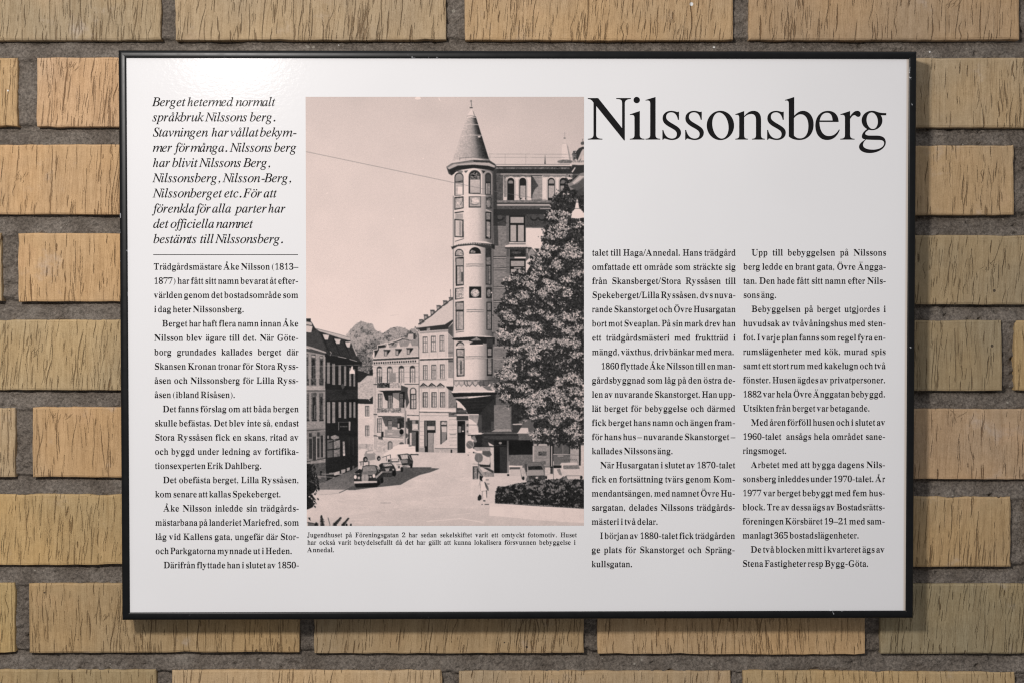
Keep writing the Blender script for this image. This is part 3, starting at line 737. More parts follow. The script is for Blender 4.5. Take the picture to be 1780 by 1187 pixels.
# bright facade: rusticated, seen at a slant
b1.p(.58, 60, 500, 325, 575, 330, 1187, 60, 1187, tex=.06); b2.p(.56, 60, -20, 330, -20, 330, 1120, 66, 1120, tex=.07)
for k_ in range(60): b1.l(.47, 2.5, 60, 530 + k_ * 21, 325, 595 + k_ * 19.5, a=.5)
b1.p(.25, 60, 500, 325, 570, 325, 595, 60, 540)
for x0_, x1_, t_ in ((60, 82, 0), (122, 188, 10), (247, 300, 25)):
    b1.r(.30, x0_, 575 + t_, x1_, 940 + t_ * .3, tex=.08); b1.r(.13, x0_ + 12, 640 + t_, x1_ - 12, 935, tex=.05); b1.l(.5, 6, (x0_ + x1_) / 2 + 6, 740, (x0_ + x1_) / 2 + 6, 935)
    b1.r(.62, x0_ + 6, 590 + t_, x1_ - 6, 620 + t_, tex=.15); b1.r(.25, x0_ - 6, 945, x1_ + 6, 1040, tex=.12); b1.l(.2, 8, x0_ - 8, 950, x1_ + 8, 945)
b1.p(.66, 60, 1050, 325, 1060, 325, 1110, 60, 1105, tex=.06); b1.l(.2, 14, 60, 1118, 325, 1118); b1.l(.6, 8, 60, 1130, 325, 1130)
for x0_, x1_ in ((60, 88), (122, 200), (236, 300)):
    b2.r(.34, x0_, 40, x1_, 440, tex=.1); b2.r(.13, x0_ + 18, 110, x1_ - 14, 430, tex=.05); b2.l(.48, 6, (x0_ + x1_) / 2 + 10, 230, (x0_ + x1_) / 2 + 10, 430); b2.r(.16, x0_ + 5, 440, x1_ + 4, 465)
    b2.e(.55, (x0_ + x1_) / 2, 520, (x1_ - x0_) / 2.2, 45, tex=.1)
b2.l(.15, 14, 66, 605, 330, 585); b2.r(.45, 66, 570, 330, 590)
b2.p(.45, 66, 620, 330, 610, 330, 1020, 66, 1060, tex=.08); b2.r(.20, 85, 640, 130, 700); b2.r(.20, 205, 630, 245, 690)
for x0_, y0_, x1_, y1_ in ((88, 720, 135, 1020), (142, 690, 192, 1040), (205, 720, 245, 1000), (256, 675, 298, 1000)):
    b2.r(.18, x0_, y0_, x1_, y1_, tex=.04); b2.l(.68, 9, x1_ + 6, y0_, x1_ + 6, y1_)
b2.l(.15, 10, 66, 1065, 330, 1010); b2.p(.55, 100, 1060, 330, 1020, 330, 1060, 120, 1130, tex=.12)
b2.p(.27, 66, 1100, 330, 1075, 330, 1320, 66, 1400, tex=.06); b2.e(.12, 100, 1130, 28, 40)
b5 = Brush(525, 780, 8.476)
b5.p(.30, 60, 215, 330, 180, 345, 470, 200, 520, 60, 540, tex=.06); b5.r(.12, 248, 310, 280, 372); b5.r(.14, 140, 350, 175, 410)
# windows of the dark front
for x0_, x1_, y0_, y1_ in ((355, 398, 700, 1010), (432, 475, 720, 1030), (525, 562, 740, 1030), (607, 640, 755, 1045), (685, 712, 780, 1050), (745, 772, 800, 1055)):
    b1.r(.50, x0_, y0_, x1_, y1_, tex=.08); b1.l(.35, 4, x0_ + 14, y0_, x0_ + 14, y1_)
for x0_, x1_, y1_ in ((357, 402, 492), (432, 475, 490), (525, 562, 415), (608, 640, 425), (685, 715, 410), (746, 775, 415)):
    b2.r(.55, x0_, 182, x1_, y1_, tex=.08); b2.l(.4, 4, x0_ + 16, 182, x0_ + 16, y1_)
b1.p(.25, 560, 1040, 590, 1010, 620, 1060, 585, 1100)
b2.r(.07, 520, 470, 700, 610); b2.l(.55, 10, 527, 478, 527, 600); b2.p(.62, 675, 470, 702, 470, 697, 605, 675, 600); b2.l(.4, 5, 530, 480, 680, 478)
for k_ in range(6): b2.r(.45, 552 + k_ * 18, 535, 562 + k_ * 18, 552)
b2.r(.5, 355, 678, 385, 722, tex=.1); b2.p(.55, 410, 690, 470, 665, 530, 690, 530, 720, 450, 735, 410, 715, tex=.15)
b2.r(.33, 355, 740, 440, 1025, tex=.05); b2.r(.55, 452, 740, 545, 1025, tex=.12, tone2=.4); b2.l(.09, 16, 360, 890, 540, 870); b2.l(.1, 14, 445, 740, 445, 1030); b2.l(.1, 12, 380, 780, 540, 735)
b2.p(.6, 585, 765, 615, 765, 622, 985, 625, 1040, 600, 1065, 590, 1000, tex=.15); b2.r(.86, 590, 950, 618, 1000); b2.e(.8, 605, 1040, 18, 24)
b2.l(.2, 6, 680, 700, 680, 1000); b2.l(.25, 5, 740, 720, 740, 1000); b2.l(.22, 5, 790, 700, 790, 1000)
b2.p(.12, 780, 690, 915, 682, 920, 760, 780, 745); b2.l(.3, 6, 800, 705, 905, 705); b2.p(.08, 808, 600, 832, 605, 815, 650, 808, 650); b2.r(.14, 850, 705, 890, 725, tex=.1)
b5.p(.10, 330, 120, 812, 60, 812, 240, 690, 300, 345, 460, tex=.02)
b5.l(.55, 14, 385, 345, 450, 340); b5.p(.68, 450, 335, 540, 310, 540, 355, 460, 380, tex=.08); b5.p(.62, 560, 295, 625, 280, 622, 330, 565, 352, tex=.08); b5.p(.58, 645, 268, 690, 255, 690, 300, 648, 315, tex=.08); b5.p(.3, 725, 240, 755, 230, 755, 280, 730, 290)
# small house between, with a slated slope
b1.p(.14, 808, 820, 900, 840, 975, 870, 1035, 890, 1035, 920, 920, 925, 812, 1030); b1.p(.74, 950, 895, 1037, 893, 1040, 1300, 812, 1280, 812, 1020, tex=.06)
b2.p(.74, 812, -110, 1038, -110, 1038, 80, 990, 130, 812, 130, tex=.06)
for k_ in range(16): b1.l(.5, 4, 830 + (k_ * 53) % 190, 1010 + (k_ * 41) % 200, 850 + (k_ * 53) % 190, 1000 + (k_ * 41) % 200)
b1.p(.12, 980, 820, 1035, 800, 1035, 890, 985, 870)
b2.p(.13, 812, 135, 985, 140, 1035, 95, 1035, 215, 812, 205); b2.l(.8, 7, 965, 135, 990, 165); b2.r(.82, 812, 210, 1040, 1000, tex=.02)
for y_ in (240, 530): b2.win(918, y_, 978, y_ + 155, f=.2, g=.72); b2.l(.95, 8, 910, y_ + 165, 985, y_ + 165)
b2.l(.5, 5, 915, 695, 978, 703); b2.r(.72, 812, 800, 1040, 1000, tex=.08); b2.r(.6, 925, 805, 950, 860)
# ---- middle house (balconies, cornice)
b3 = Brush(635, 500, 6.982); b4 = Brush(635, 650, 6.982)
b3.r(.80, 88, 860, 650, 1187, tex=.02); b4.r(.80, 92, -20, 650, 960, tex=.03)
b3.p(.74, 155, 720, 250, 700, 640, 625, 650, 830, 105, 850, tex=.04); b3.p(.55, 280, 700, 500, 640, 640, 620, 640, 690, 280, 712, tex=.05)
b3.l(.18, 12, 95, 745, 150, 738, 150, 690); b3.p(.14, 105, 745, 160, 735, 105, 840); b3.l(.85, 9, 90, 838, 90, 745, 138, 738, 140, 685, 225, 672, 228, 660, 300, 650, 380, 625, 440, 600, 520, 610)
b3.l(.2, 10, 160, 715, 240, 705, 245, 685, 300, 668, 380, 640, 450, 612, 515, 618); b3.p(.14, 155, 690, 230, 680, 230, 700, 155, 715)
for x_ in (262, 395, 537): b3.p(.80, x_, 640, x_ + 28, 735 - (x_ - 262) * .1, x_ - 30, 735 - (x_ - 262) * .1, tex=.03)
for x_, y_ in ((215, 738), (355, 730), (492, 718)):
    b3.r(.2, x_, y_, x_ + 82, y_ + 14); b3.r(.25, x_ + 6, y_ + 14, x_ + 42, y_ + 78); b3.r(.66, x_ + 12, y_ + 22, x_ + 36, y_ + 72); b3.p(.1, x_ + 44, y_ + 10, x_ + 84, y_ + 10, x_ + 44, y_ + 66)
b3.r(.72, 510, 545, 605, 620, tex=.04); b3.r(.2, 578, 550, 605, 618); b3.l(.25, 9, 500, 575, 515, 545, 605, 548); b3.l(.85, 8, 600, 488, 640, 530, 645, 600)
b3.p(.22, 80, 852, 640, 822, 650, 830, 650, 850, 90, 872); b3.l(.88, 9, 75, 848, 640, 820)
for k_ in range(19): b3.r(.14, 96 + k_ * 27.6, 890 - k_ * 1.3, 112 + k_ * 27.6, 913 - k_ * 1.3)
b3.l(.45, 6, 90, 925, 640, 903)
for y_ in (950, 1018, 1083): b3.l(.6, 8, 92, y_, 640, y_ - 12, a=.6)
for x_ in (130, 255, 398, 532):
    b3.arch(.2, x_, 938 - (x_ > 300) * 8, x_ + 66, 1140); b3.r(.74, x_ + 12, 965, x_ + 60, 1140, tex=.1); b3.l(.35, 5, x_ + 34, 985, x_ + 34, 1140); b3.l(.4, 6, x_ + 12, 1008, x_ + 62, 1006)
b3.r(.12, 156, 1062, 168, 1135); b3.r(.12, 178, 1062, 188, 1135); b3.r(.56, 282, 1020, 362, 1130, tex=.03)
b4.r(.22, 135, 95, 288, 150, tex=.25); b4.r(.68, 288, 92, 430, 152, tex=.15); b4.p(.82, 140, 165, 430, 165, 430, 182, 150, 186)
b4.p(.12, 150, 188, 435, 182, 430, 210, 325, 215, 325, 335, 235, 300, 205, 205); b4.p(.25, 425, 120, 510, 150, 505, 210, 525, 330, 490, 400, 480, 300, 425, 230); b4.r(.1, 428, 200, 470, 400, tex=.04); b4.p(.45, 325, 215, 430, 210, 430, 340, 400, 310, 325, 260)
b4.win(145, 222, 198, 395, f=.2, g=.68); b4.win(262, 235, 322, 400, f=.12, g=.5); b4.win(406, 215, 450, 400, f=.1, g=.4)
b4.arch(.2, 532, 150, 612, 410); b4.arch(.80, 545, 160, 600, 225); b4.win(540, 225, 608, 405, f=.18, g=.72)
b4.p(.5, 135, 400, 430, 395, 430, 455, 135, 450, tex=.25); b4.p(.84, 140, 465, 430, 465, 425, 492, 160, 495); b4.l(.2, 12, 150, 500, 425, 503); b4.p(.72, 425, 395, 470, 395, 460, 460, 425, 460)
b4.p(.30, 190, 505, 460, 505, 470, 560, 550, 560, 550, 700, 515, 640, 380, 635, 300, 625, 235, 620, tex=.05); b4.r(.16, 380, 520, 470, 640, tex=.06)
b4.win(135, 522, 190, 700, f=.2, g=.7); b4.win(262, 545, 315, 700, f=.16, g=.55); b4.r(.12, 380, 580, 425, 650); b4.r(.7, 385, 585, 405, 640)
b4.r(.62, 225, 660, 460, 745, tex=.04); b4.l(.85, 12, 130, 708, 190, 708); b4.l(.85, 12, 260, 712, 318, 712); b4.p(.85, 130, 750, 450, 768, 445, 782, 130, 765); b4.l(.3, 7, 130, 745, 450, 762)
b4.arch(.15, 262, 800, 320, 905); b4.arch(.6, 275, 815, 312, 905); b4.arch(.15, 400, 812, 462, 880); b4.r(.66, 230, 785, 455, 900, tex=.05, a=.3)
b4.r(.12, 185, 685, 212, 745); b4.r(.2, 150, 745, 200, 800, tex=.2); b4.e(.06, 430, 688, 26, 34); b4.l(.1, 8, 410, 740, 440, 735)
b4.r(.72, 150, 520, 160, 530); b4.p(.75, 120, 770, 240, 790, 230, 960, 110, 960, tex=.08)
for x_ in (96, 115): b4.l(.3, 5, x_ + 0, 20, x_ + 4, 900, a=.5)
for y_ in (110, 475, 735): b4.l(.2, 11, 92, y_, 130, y_ + 2)
b4.p(.2, 530, 545, 640, 545, 640, 940, 600, 930, 600, 700, 530, 700); b4.r(.8, 560, 590, 630, 660, tex=.05); b4.r(.55, 560, 550, 600, 590); b4.r(.35, 555, 690, 605, 860, tex=.04); b4.r(.08, 605, 690, 640, 930); b4.l(.8, 9, 560, 665, 640, 668)
b4.p(.82, 515, 490, 640, 490, 640, 545, 515, 520); b4.l(.2, 8, 500, 485, 640, 490); b4.r(.2, 500, 520, 530, 880, tex=.05); b4.r(.78, 480, 650, 512, 770); b4.e(.3, 492, 735, 18, 28)
b4.p(.66, 465, 330, 482, 330, 480, 640, 478, 885, 466, 885, 462, 640, tex=.06); b4.l(.15, 5, 484, 430, 482, 880)
b4.l(.88, 12, 470, 95, 640, 95); b4.l(.2, 8, 470, 108, 640, 108); b3.l(.25, 7, 640, 560, 650, 1187); b4.l(.3, 6, 645, 0, 650, 940)
# ---- the taller stepped-gable house
b3.p(.82, 650, 480, 1060, 380, 1070, 1187, 650, 1187, tex=.02); b4.r(.82, 650, -10, 1110, 955, tex=.02)
b3.p(.80, 615, 475, 640, 440, 1060, 135, 1060, 370, 970, 445, 640, 480, tex=.015)
for x_, y_ in ((645, 375), (700, 318), (780, 262), (855, 205), (935, 148), (1005, 108)):
    b3.p(.30, x_, y_, x_ + 55, y_, x_ + 58, y_ + 16, x_ + 72, y_ + 30, x_ + 10, y_ + 72 if x_ < 1000 else y_ + 40, x_ + 5, y_ + 10, tex=.05); b3.r(.6, x_ + 14, y_ + 18, x_ + 40, y_ + 48, tex=.06)
b3.l(.22, 13, 640, 435, 800, 330, 930, 215, 1050, 128); b3.l(.35, 6, 1030, 15, 1032, 105)
b3.p(.17, 615, 480, 960, 440, 1058, 378, 1058, 405, 1005, 470, 1005, 495, 660, 520, 650, 500); b3.r(.55, 740, 480, 780, 515, tex=.15); b3.p(.62, 655, 530, 990, 500, 1010, 525, 660, 550, tex=.04)
b3.p(.30, 1000, 480, 1060, 420, 1060, 600, 1000, 540); b3.p(.60, 1000, 545, 1062, 610, 1065, 1080, 1000, 1080, tex=.05)
for x_, y_ in ((692, 585), (792, 577), (895, 568)): b3.win(x_, y_, x_ + 58, y_ + 185, f=.25, g=.80); b3.l(.4, 8, x_ - 5, y_ + 188, x_ + 65, y_ + 185)
for x_ in (670, 770, 875, 975): b3.l(.68, 7, x_, 560, x_, 1100, a=.7)
b3.l(.15, 15, 660, 862, 1060, 850); b3.l(.9, 9, 655, 845, 1065, 832); b3.r(.3, 1000, 865, 1062, 890)
for x_, y_ in ((693, 925), (797, 920), (900, 915)): b3.win(x_, y_, x_ + 56, y_ + 175, f=.22, g=.74); b3.l(.8, 8, x_ - 5, y_ + 178, x_ + 60, y_ + 178)
b3.r(.45, 1000, 760, 1065, 790, tex=.05)
b4.l(.5, 6, 655, 60, 980, 55)
for x_ in (650, 752, 855): b4.p(.12, x_, 138, x_ + 46, 92, x_ + 105, 135, x_ + 90, 140, x_ + 46, 108, x_ + 18, 140); b4.p(.3, x_ + 22, 135, x_ + 46, 112, x_ + 72, 135); b4.l(.4, 7, x_ + 5, 152, x_ + 100, 150)
for x_ in (690, 797, 900): b4.win(x_, 205, x_ + 62, 390, f=.12, g=.70, bar=.3)
for x_ in (672, 770, 880, 975, 1000): b4.l(.66, 7, x_, 170, x_, 400)
b4.p(.15, 975, 135, 1075, 135, 1075, 200, 1010, 180, 980, 150); b4.p(.48, 1005, 170, 1098, 240, 1098, 400, 1005, 400, tex=.07)
b4.l(.25, 10, 650, 448, 1085, 455); b4.l(.9, 10, 650, 425, 1085, 432); b4.r(.30, 1005, 450, 1100, 505, tex=.05); b4.l(.6, 6, 660, 490, 1090, 490)
b4.r(.10, 708, 550, 845, 945); b4.r(.22, 745, 555, 838, 615, tex=.05); b4.r(.76, 745, 618, 835, 665); b4.r(.62, 752, 700, 820, 945, tone2=.55, tex=.04); b4.p(.80, 820, 700, 845, 700, 845, 945, 815, 945); b4.l(.7, 10, 728, 560, 728, 860); b4.l(.3, 6, 820, 700, 815, 940)
b4.r(.15, 902, 555, 985, 840); b4.r(.66, 915, 565, 980, 605, tex=.2); b4.p(.78, 915, 620, 980, 620, 980, 690, 920, 690); b4.p(.50, 918, 690, 980, 690, 970, 790, 918, 830, tex=.05); b4.p(.82, 985, 780, 985, 845, 905, 845, 940, 815)
for y_ in (540, 607, 660, 710, 760, 800, 850): b4.l(.6, 5, 1010, y_, 1105, y_ - 3); b4.l(.62, 5, 655, y_ + 20, 708, y_ + 20)
b4.l(.4, 7, 1020, 722, 1090, 722); b4.l(.25, 7, 835, 890, 1108, 893); b4.r(.62, 650, 880, 715, 945, tex=.05); b4.r(.72, 820, 900, 1108, 955, tex=.05); b4.r(.12, 1028, 905, 1048, 950)
# ---- street
b5.p(.80, 812, 30, 2100, 40, 2100, 1140, 60, 1140, 60, 560, 200, 525, 345, 475, 690, 325, 812, 255, tex=.012)
b4.p(.81, 92, 955, 560, 930, 1400, 955, 1400, 1187, 92, 1187, tex=.012)
P_.p(.815, 533, 850, 700, 815, 760, 790, 1015, 790, 1015, 913, 533, 913, tex=.012)
P_.p(.77, 533, 905, 700, 880, 1015, 885, 1015, 913, 533, 913, tex=.012, a=.5)
P_.p(.78, 533, 913, 760, 896, 1015, 905, 1015, 913, a=.35, tex=.01)
P_.l(.80, 3, 600, 870, 760, 862, 900, 850, a=.5); P_.l(.78, 1.6, 585, 870, 600, 871); P_.l(.66, 1.2, 660, 872.5, 678, 872.5)
for k_ in range(90):
    x_, y_ = prng.uniform(540, 1010), prng.uniform(820, 912); P_.l(.86 + prng.choice([-1, 1]) * prng.uniform(.01, .05), prng.uniform(.5, 2), x_, y_, x_ + prng.uniform(8, 50), y_ + prng.uniform(-5, 3), a=.4)
P_.l(.93, 1.2, 740, 905, 800, 900, 870, 912, a=.6)
# pavement in shade and the kerb
b5.p(.33, 200, 500, 345, 460, 690, 310, 812, 240, 812, 520, 760, 520, 620, 590, 180, 590, tex=.05, tone2=.42); b5.p(.78, 180, 588, 640, 585, 530, 635, 200, 660); b5.l(.22, 9, 760, 525, 640, 585, 530, 635); b5.l(.6, 5, 530, 637, 380, 655, 230, 662)
b5.p(.30, 640, 590, 760, 520, 1100, 400, 1400, 250, 1780, 262, 2020, 275, 1880, 330, 1720, 370, 1570, 440, 1440, 515, 1000, 560, 760, 592, tex=.04)
b4.p(.30, 430, 1120, 800, 1118, 700, 1170, 560, 1230, 300, 1230, tex=.04)
# ---- parked cars
b4.p(.90, 320, 880, 400, 840, 500, 835, 590, 870, 605, 940, 590, 955, 330, 960); b4.e(.45, 535, 858, 22, 9); b4.l(.15, 12, 540, 962, 635, 965); b4.l(.6, 6, 330, 900, 590, 890, a=.5); b4.p(.88, 210, 960, 320, 890, 370, 1000, 220, 1010)
b2.p(.84, 815, 890, 900, 870, 960, 895, 940, 960, 880, 1050, 815, 1050); b2.p(.58, 930, 905, 1000, 895, 1050, 930, 1085, 960, 1075, 1030, 960, 1050, 940, 1000, 900, 970); b2.p(.82, 945, 915, 1035, 905, 1040, 935, 945, 945); b2.p(.78, 1060, 960, 1120, 950, 1150, 990, 1100, 1050, 1070, 1050); b2.e(.12, 920, 1030, 34, 42); b2.e(.55, 925, 1035, 16, 22); b2.e(.12, 1118, 1015, 26, 36); b2.e(.6, 1122, 1020, 12, 16); b2.r(.7, 940, 940, 1050, 946)
b2.l(.12, 8, 830, 1070, 900, 1058, 980, 1062); [b2.l(.1, 10, x_, 1065, x_, 1120) for x_ in (855, 888, 972)]
b5.p(.16, 1390, 70, 1540, 52, 1590, 70, 1625, 170, 1615, 250, 1590, 262, 1580, 235, 1470, 250, 1440, 160, tex=.05); b5.p(.72, 1435, 72, 1545, 68, 1550, 130, 1460, 140, tex=.1); b5.l(.72, 12, 1468, 235, 1560, 228); b5.p(.45, 1440, 150, 1540, 140, 1545, 190, 1460, 200, tex=.1); b5.e(.07, 1598, 235, 18, 34); b5.l(.65, 7, 1555, 70, 1600, 150)
b5.p(.80, 1255, 145, 1290, 125, 1420, 125, 1450, 190, 1470, 240, 1455, 300, 1380, 310, 1290, 250, tex=.05); b5.p(.35, 1265, 145, 1295, 135, 1415, 130, 1425, 180, 1290, 185, tex=.1); b5.p(.86, 1300, 140, 1400, 135, 1410, 160, 1310, 165); b5.r(.3, 1400, 235, 1430, 270); b5.l(.3, 7, 1380, 220, 1460, 215); b5.e(.1, 1458, 290, 22, 40); b5.r(.1, 1255, 140, 1278, 180); b5.l(.9, 9, 1390, 300, 1440, 295)
b5.p(.17, 1120, 220, 1160, 195, 1300, 188, 1340, 230, 1370, 290, 1370, 370, 1300, 400, 1190, 400, 1140, 300, tex=.08); b5.p(.62, 1180, 205, 1300, 198, 1320, 235, 1195, 245, tex=.25); b5.p(.6, 1210, 270, 1280, 265, 1270, 310, 1220, 315, tex=.3); b5.l(.75, 11, 1180, 325, 1310, 325); b5.e(.05, 1345, 350, 28, 42); b5.e(.75, 1330, 290, 10, 13); b5.e(.1, 1150, 250, 25, 30)
b5.p(.15, 745, 400, 750, 370, 850, 350, 880, 245, 930, 225, 1070, 225, 1110, 250, 1160, 300, 1190, 350, 1180, 440, 1160, 490, 1100, 540, 770, 550, 755, 490, tex=.03)
b5.p(.52, 885, 255, 935, 238, 1065, 240, 1085, 310, 880, 320, tex=.06); b5.l(.3, 8, 875, 240, 1080, 232); b5.p(.42, 870, 320, 1090, 315, 1060, 370, 860, 375, tex=.06); b5.p(.64, 860, 400, 875, 362, 950, 360, 970, 400, 960, 460, 865, 462, tex=.05); b5.l(.35, 5, 912, 362, 912, 460)
b5.p(.80, 750, 462, 1090, 458, 1092, 482, 752, 497); b5.l(.4, 6, 752, 497, 1092, 484); b5.e(.90, 770, 400, 22, 30); b5.e(.88, 1045, 385, 20, 28); b5.r(.72, 805, 395, 840, 430); b5.r(.66, 980, 385, 1012, 412, tex=.1); b5.p(.62, 1060, 400, 1165, 310, 1180, 325, 1080, 425, tex=.05)
b5.l(.75, 6, 1085, 250, 1120, 320); b5.r(.6, 1100, 250, 1135, 290, tex=.1); b5.e(.05, 1165, 450, 22, 42); b5.e(.06, 1115, 480, 20, 46); b5.p(.07, 770, 500, 1100, 490, 1100, 550, 780, 556); b5.p(.85, 745, 335, 770, 335, 765, 350); b5.p(.1, 750, 340, 830, 280, 870, 290, 850, 350)
b5.l(.2, 7, 1170, 110, 1290, 70); b5.l(.2, 6, 1230, 90, 1232, 160); b5.l(.15, 9, 1290, 70, 1290, 120)
# ---- foliage in the lower left corner
b5.p(.09, 60, 200, 110, 210, 130, 300, 60, 330, tex=.05)
for q in ((70, 300, 130, 340, 160, 420, 60, 460), (60, 450, 180, 510, 200, 560, 150, 640, 60, 700), (60, 690, 110, 700, 165, 800, 130, 850, 60, 880), (200, 520, 225, 530, 245, 580, 215, 550), (90, 670, 130, 665, 190, 740, 150, 735), (205, 705, 230, 720, 232, 745, 205, 730), (170, 770, 185, 770, 205, 810)): b5.p(.08, *q, tex=.04)
b5.p(.72, 95, 660, 150, 630, 160, 650, 120, 665); b5.l(.8, 7, 100, 700, 150, 750, 200, 740)
leaves(160, ((533, 800, 556, 884), (533, 800, 545, 805, 552, 838, 553, 850, 545, 862, 546, 880, 533, 884)), .30, .07, 1.8, env, .9, seed=9)
def frond(x, y, x2, y2, w_):
    for t in np.linspace(0, 1, 26):
        cx, cy = x + (x2 - x) * t, y + (y2 - y) * t; L_ = w_ * (1 - t) ** .7 + 6
        for s_ in (-1, 1): b5.l(.10 + .12 * prng.random(), 7, cx, cy, cx + s_ * L_ * prng.uniform(.6, 1.2) + (x2 - x) * .12, cy - L_ * prng.uniform(.3, .9) + 10)
    b5.l(.08, 10, x, y, x2, y2)
frond(290, 1130, 268, 965, 34); frond(430, 1130, 548, 995, 36); frond(560, 1130, 662, 1005, 28); frond(215, 1130, 190, 1070, 25); b5.l(.3, 10, 400, 1130, 365, 1000); frond(620, 1135, 640, 1090, 15); frond(690, 1130, 705, 1090, 12)
for k_ in range(9): b5.r(.08, 70 + k_ * 14, 1065 + k_ * 3, 79 + k_ * 14, 1135)
b5.l(.1, 8, 66, 1075, 130, 1080, 200, 1100); b5.p(.1, 70, 1000, 105, 1000, 100, 1020, 115, 1050, 85, 1030)
# tram wire with the hanging lamp in front of the dark house
b1.l(.72, 5, 60, 757, 400, 750, 840, 738, 1187, 735, a=.7); b1.p(.92, 715, 770, 722, 755, 736, 755, 740, 800, 765, 830, 768, 868, 688, 866, 690, 835, 712, 800)
# ================ the tower house
b6 = Brush(765, 165, 6.592); b7 = Brush(765, 340, 6.592); b8 = Brush(765, 510, 6.592)
b9 = Brush(870, 230, 7.913); b10 = Brush(850, 360, 6.982); b11 = Brush(850, 520, 6.982); b12 = Brush(780, 670, 9.892); b13 = Brush(850, 670, 6.982); b14 = Brush(790, 760, 9.892); b15 = Brush(840, 780, 8.478)
# railing on the roof, rear spire, right hand tower
b9.p(.84, 850, 150, 905, 145, 965, 400, 835, 400, tex=.01); b9.p(.60, 905, 148, 930, 200, 972, 400, 950, 390); b9.l(.6, 5, 850, 150, 905, 146); b9.p(.80, 868, 95, 890, 95, 903, 145, 858, 148); b9.e(.4, 881, 78, 16, 8); b9.l(.6, 5, 880, 0, 880, 80); b9.l(.7, 4, 850, 12, 910, 12); b9.e(.42, 885, 400, 105, 28, tex=.1); b9.r(.75, 800, 420, 980, 440)
for y_ in (298, 343): b9.l(.58, 5, -160, y_ - 3, 1000, y_ + 3)
for x_ in (-150, 60, 345, 612): b9.l(.6, 4, x_, 298, x_, 435, a=.8)
b9.p(.3, 600, 435, 612, 300, 622, 435)
# main wing
P_.p(.34, 852, 286, 1000, 286, 1015, 288, 1015, 800, 852, 800, tex=.03)
b9.r(.86, -60, 440, 980, 460); b9.l(.3, 5, -60, 438, 950, 440); b9.r(.16, -60, 462, 970, 560, tex=.03); b9.r(.38, -60, 478, 950, 500, tex=.15); b9.l(.75, 11, 0, 570, 990, 577); b9.r(.28, -80, 585, 1100, 960, tex=.07)
for k_ in range(18): b9.l(.36, 5, -70, 600 + k_ * 20, 30, 602 + k_ * 20, a=.6)
for x0_, x1_ in ((35, 425), (572, 985)): b9.r(.84, x0_, 590, x1_, 930, tex=.02)
b9.p(.5, 38, 600, 75, 600, 90, 900, 45, 890, tex=.08); b9.r(.4, 40, 590, 420, 612, tex=.1); b9.r(.5, 580, 592, 980, 612, tex=.08)
b9.r(.66, 430, 600, 572, 920, tex=.08)
for k_ in range(17): b9.l(.32, 7, 432, 618 + k_ * 19, 570, 618 + k_ * 19, a=.7)
b9.p(.24, 430, 600, 455, 620, 520, 735, 470, 780, 430, 880, tex=.06); b9.l(.15, 16, 428, 595, 428, 900)
for x_ in (90, 255, 648, 812):
    b9.arch(.55, x_ - 12, 600, x_ + 112, 930); b9.arch(.87, x_ - 6, 604, x_ + 106, 930); b9.arch(.12, x_, 620, x_ + 98, 930)
b9.e(.5, 138, 685, 34, 28); b9.r(.12, 95, 700, 188, 930); b9.r(.66, 268, 728, 342, 900, tex=.05); b9.r(.12, 262, 700, 350, 726); b9.arch(.58, 662, 640, 736, 700); b9.r(.68, 660, 730, 738, 895, tex=.05); b9.r(.15, 655, 702, 742, 728); b9.r(.6, 822, 730, 900, 880); b9.arch(.4, 822, 650, 905, 700)
b9.p(.8, 262, 925, 330, 885, 345, 930); b9.r(.8, 40, 885, 90, 920); b9.r(.82, 192, 900, 260, 930); b9.r(.8, 595, 895, 650, 935)
b9.r(.45, -60, 930, 700, 962, tex=.08); b9.r(.12, -60, 964, 700, 978); b9.r(.74, -60, 982, 700, 1005, tone2=.6); b9.r(.28, -60, 1008, 720, 1050, tex=.05); b9.r(.6, 540, 1035, 720, 1060, tex=.08); b9.r(.12, -60, 1062, 720, 1100)
b9.p(.17, 950, 540, 990, 450, 1150, 445, 1150, 560, 990, 570); b9.p(.8, 975, 540, 1025, 470, 1030, 490, 990, 550); b9.p(.80, 1040, 400, 1120, 200, 1150, 180, 1150, 400); b9.p(.18, 1040, 260, 1080, 215, 1130, 195, 1150, 200, 1150, 240, 1100, 380, 1060, 400, 1010, 300); b9.p(.74, 1050, 400, 1110, 260, 1145, 210, 1148, 290, 1090, 380); b9.e(.3, 1122, 150, 20, 22); b9.l(.3, 7, 1128, 90, 1130, 140); b9.p(.35, 985, 300, 1000, 255, 1030, 250, 1050, 330, 1000, 420, tex=.3); b9.r(.6, 990, 385, 1150, 410, tex=.2)
# lower storeys of the wing
b10.r(.16, 38, 20, 780, 100); b10.r(.22, 38, 100, 215, 225, tex=.05); b10.r(.24, 450, 80, 720, 245, tex=.05); b10.r(.46, 38, 225, 250, 1187, tex=.0)
for x_ in (130, 545, 640): b10.e(.12, x_, 130, 45, 32); b10.e(.27, x_, 118, 34, 26)
b10.l(.55, 6, 455, 240, 690, 240, a=.6)
def bricks_(x0_, y0_, x1_, y1_, base, amp):
    r = P_.mask(P_.T([x0_, y0_, x1_, y0_, x1_, y1_, x0_, y1_])); ys, xs, m = r; v = base + amp * BX[ys, xs]; b = buf[ys, xs]; b[m] = v[m]
bricks_(855, 392, 881, 640, .47, .075); bricks_(852, 640, 905, 800, .33, .05); bricks_(855, 520, 1000, 640, .45, .07)
b10.r(.40, 208, 100, 245, 480, tex=.05); b10.r(.40, 205, 500, 245, 800, tex=.05)
b10.p(.86, 445, 245, 680, 250, 680, 600, 600, 580, 510, 480, 445, 450, tex=.01); b10.p(.84, 445, 650, 540, 560, 560, 900, 445, 840)
